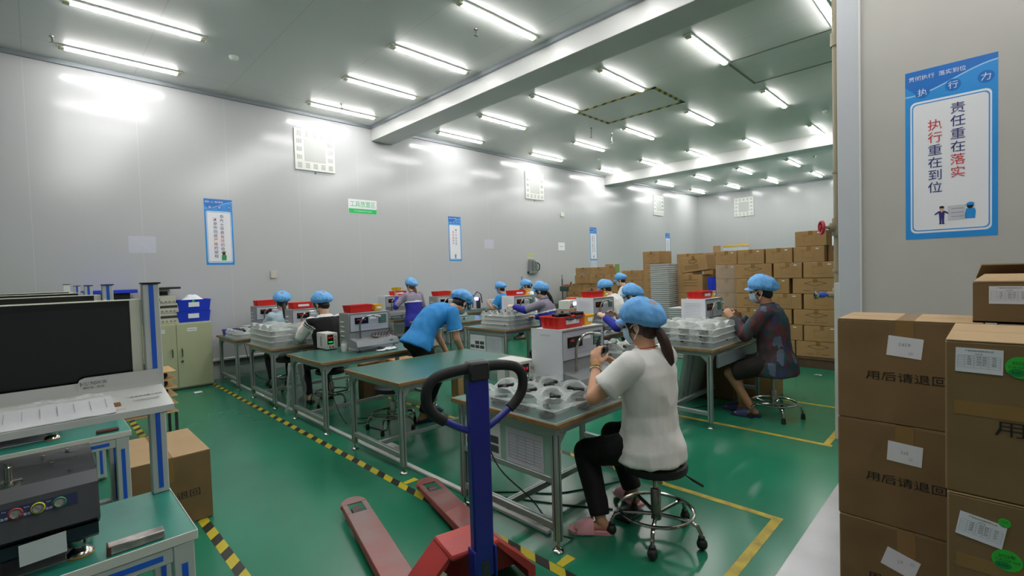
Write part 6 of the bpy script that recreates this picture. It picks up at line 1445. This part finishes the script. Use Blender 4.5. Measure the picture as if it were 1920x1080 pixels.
# --- 7 man in patterned shirt
P7,J7=person('person in dark patterned shirt and shorts seated on the chrome stool at the right',(-1.60,5.47),PI+.1,.60,.12,1.06,hl=(.40,.10,1.05),hr=(.36,-.10,1.04),ank=((.20,.12),(.34,-.05)),fyaw=(.2,.1),head=(.25,.05),top='shirt',topm=PLAID,sleeve='long',leg='short',legm=SHORT,hairm=HAIR,skin=SKIN2,vox=.0085,bulk=1.08,hemdrop=.14,shoe=NAVY,bangs=False,pole=((-.4,.5,-1),(-.4,-.5,-1)))
held=thing('held_part','small black device held by the man in the patterned shirt','plastic part',(-2.07,5.45,1.09),.3); mb=MB(); mb.box((0,0,0),(.06,.05,.03),.006); mb.cap((.0,.0,.0),(-.05,.02,.02),.012); mb.build('part_body',BLACKP,held)
# --- 8 ponytailed woman reaching
person('person in blue and grey uniform with chestnut ponytail reaching up to a yellow bin',(-7.66,5.02),PI-.05,.80,.10,.90,hl=(.20,.24,1.22),hr=(.28,-.14,1.0),hdl=(.3,.1,.9),ank=((.06,.1),(.0,-.12)),head=(.1,.25),top='jacket',sleeve='long',legm=BLKC,hairm=HAIRC,skin=SKIN3,vox=.0095,pony=[(-.11,.0,-.06),(-.125,0,-.12),(-.125,0,-.18),(-.11,0,-.23)],hemdrop=.16,shoe=BLACKP,mask=False,knee_pole=((1,.1,.1),(1,-.1,.1)))
bin_((-7.90,4.80,1.335),.16,.12,.06,YEL,'yellow parts bin held up by the ponytailed woman',.4)
# --- 9 blue polo man
person('person in bright blue polo shirt seated at the camera rig by the left wall',(-8.0,7.75),PI+.2,.56,.15,1.0,hl=(.36,.16,.9),hr=(.36,-.14,.92),ank=((.1,.12),(.1,-.12)),head=(.4,.1),top='polo',topm=POLO,legm=BLKC,hairm=HAIR,skin=SKIN,vox=.011,shoe=BLACKP)
# --- 10 bare-faced man
person('person in white shirt without mask looking down, seated beside the press fixture',(-7.85,8.55),PI+.75,.58,.2,1.02,hl=(.40,.14,.92),hr=(.40,-.14,.92),ank=((.3,.12),(.3,-.12)),head=(.5,.0),top='tee',topm=TEE,legm=BLKC,hairm=HAIR,skin=SKIN,mask=False,vox=.010,shoe=BLACKP)
# --- 11 white tee from the back
person('person in white t-shirt with bowed head, back turned, before the low carton stack',(-4.66,7.4),PI+.1,.60,.42,1.05,hl=(.5,.14,.9),hr=(.5,-.12,.9),ank=((.3,.13),(.3,-.12)),head=(.5,.2),top='tee',topm=TEE,legm=BLKC,hairm=HAIR,skin=SKIN,mask=False,vox=.0105,shoe=BLACKP,bulk=1.1)
# --- 12 white coat behind
person('person in white top and mask standing bowed before the middle cartons',(-5.45,9.0),PI+.25,.74,.28,.95,hl=(.42,.14,.9),hr=(.42,-.12,.9),ank=((.1,.11),(-.05,-.12)),head=(.45,.1),top='tee',topm=TEE,sleeve='long',legm=BLKC,hairm=HAIR,skin=SKIN3,vox=.011,shoe=BLACKP,knee_pole=((1,.1,.1),(1,-.1,.1)))
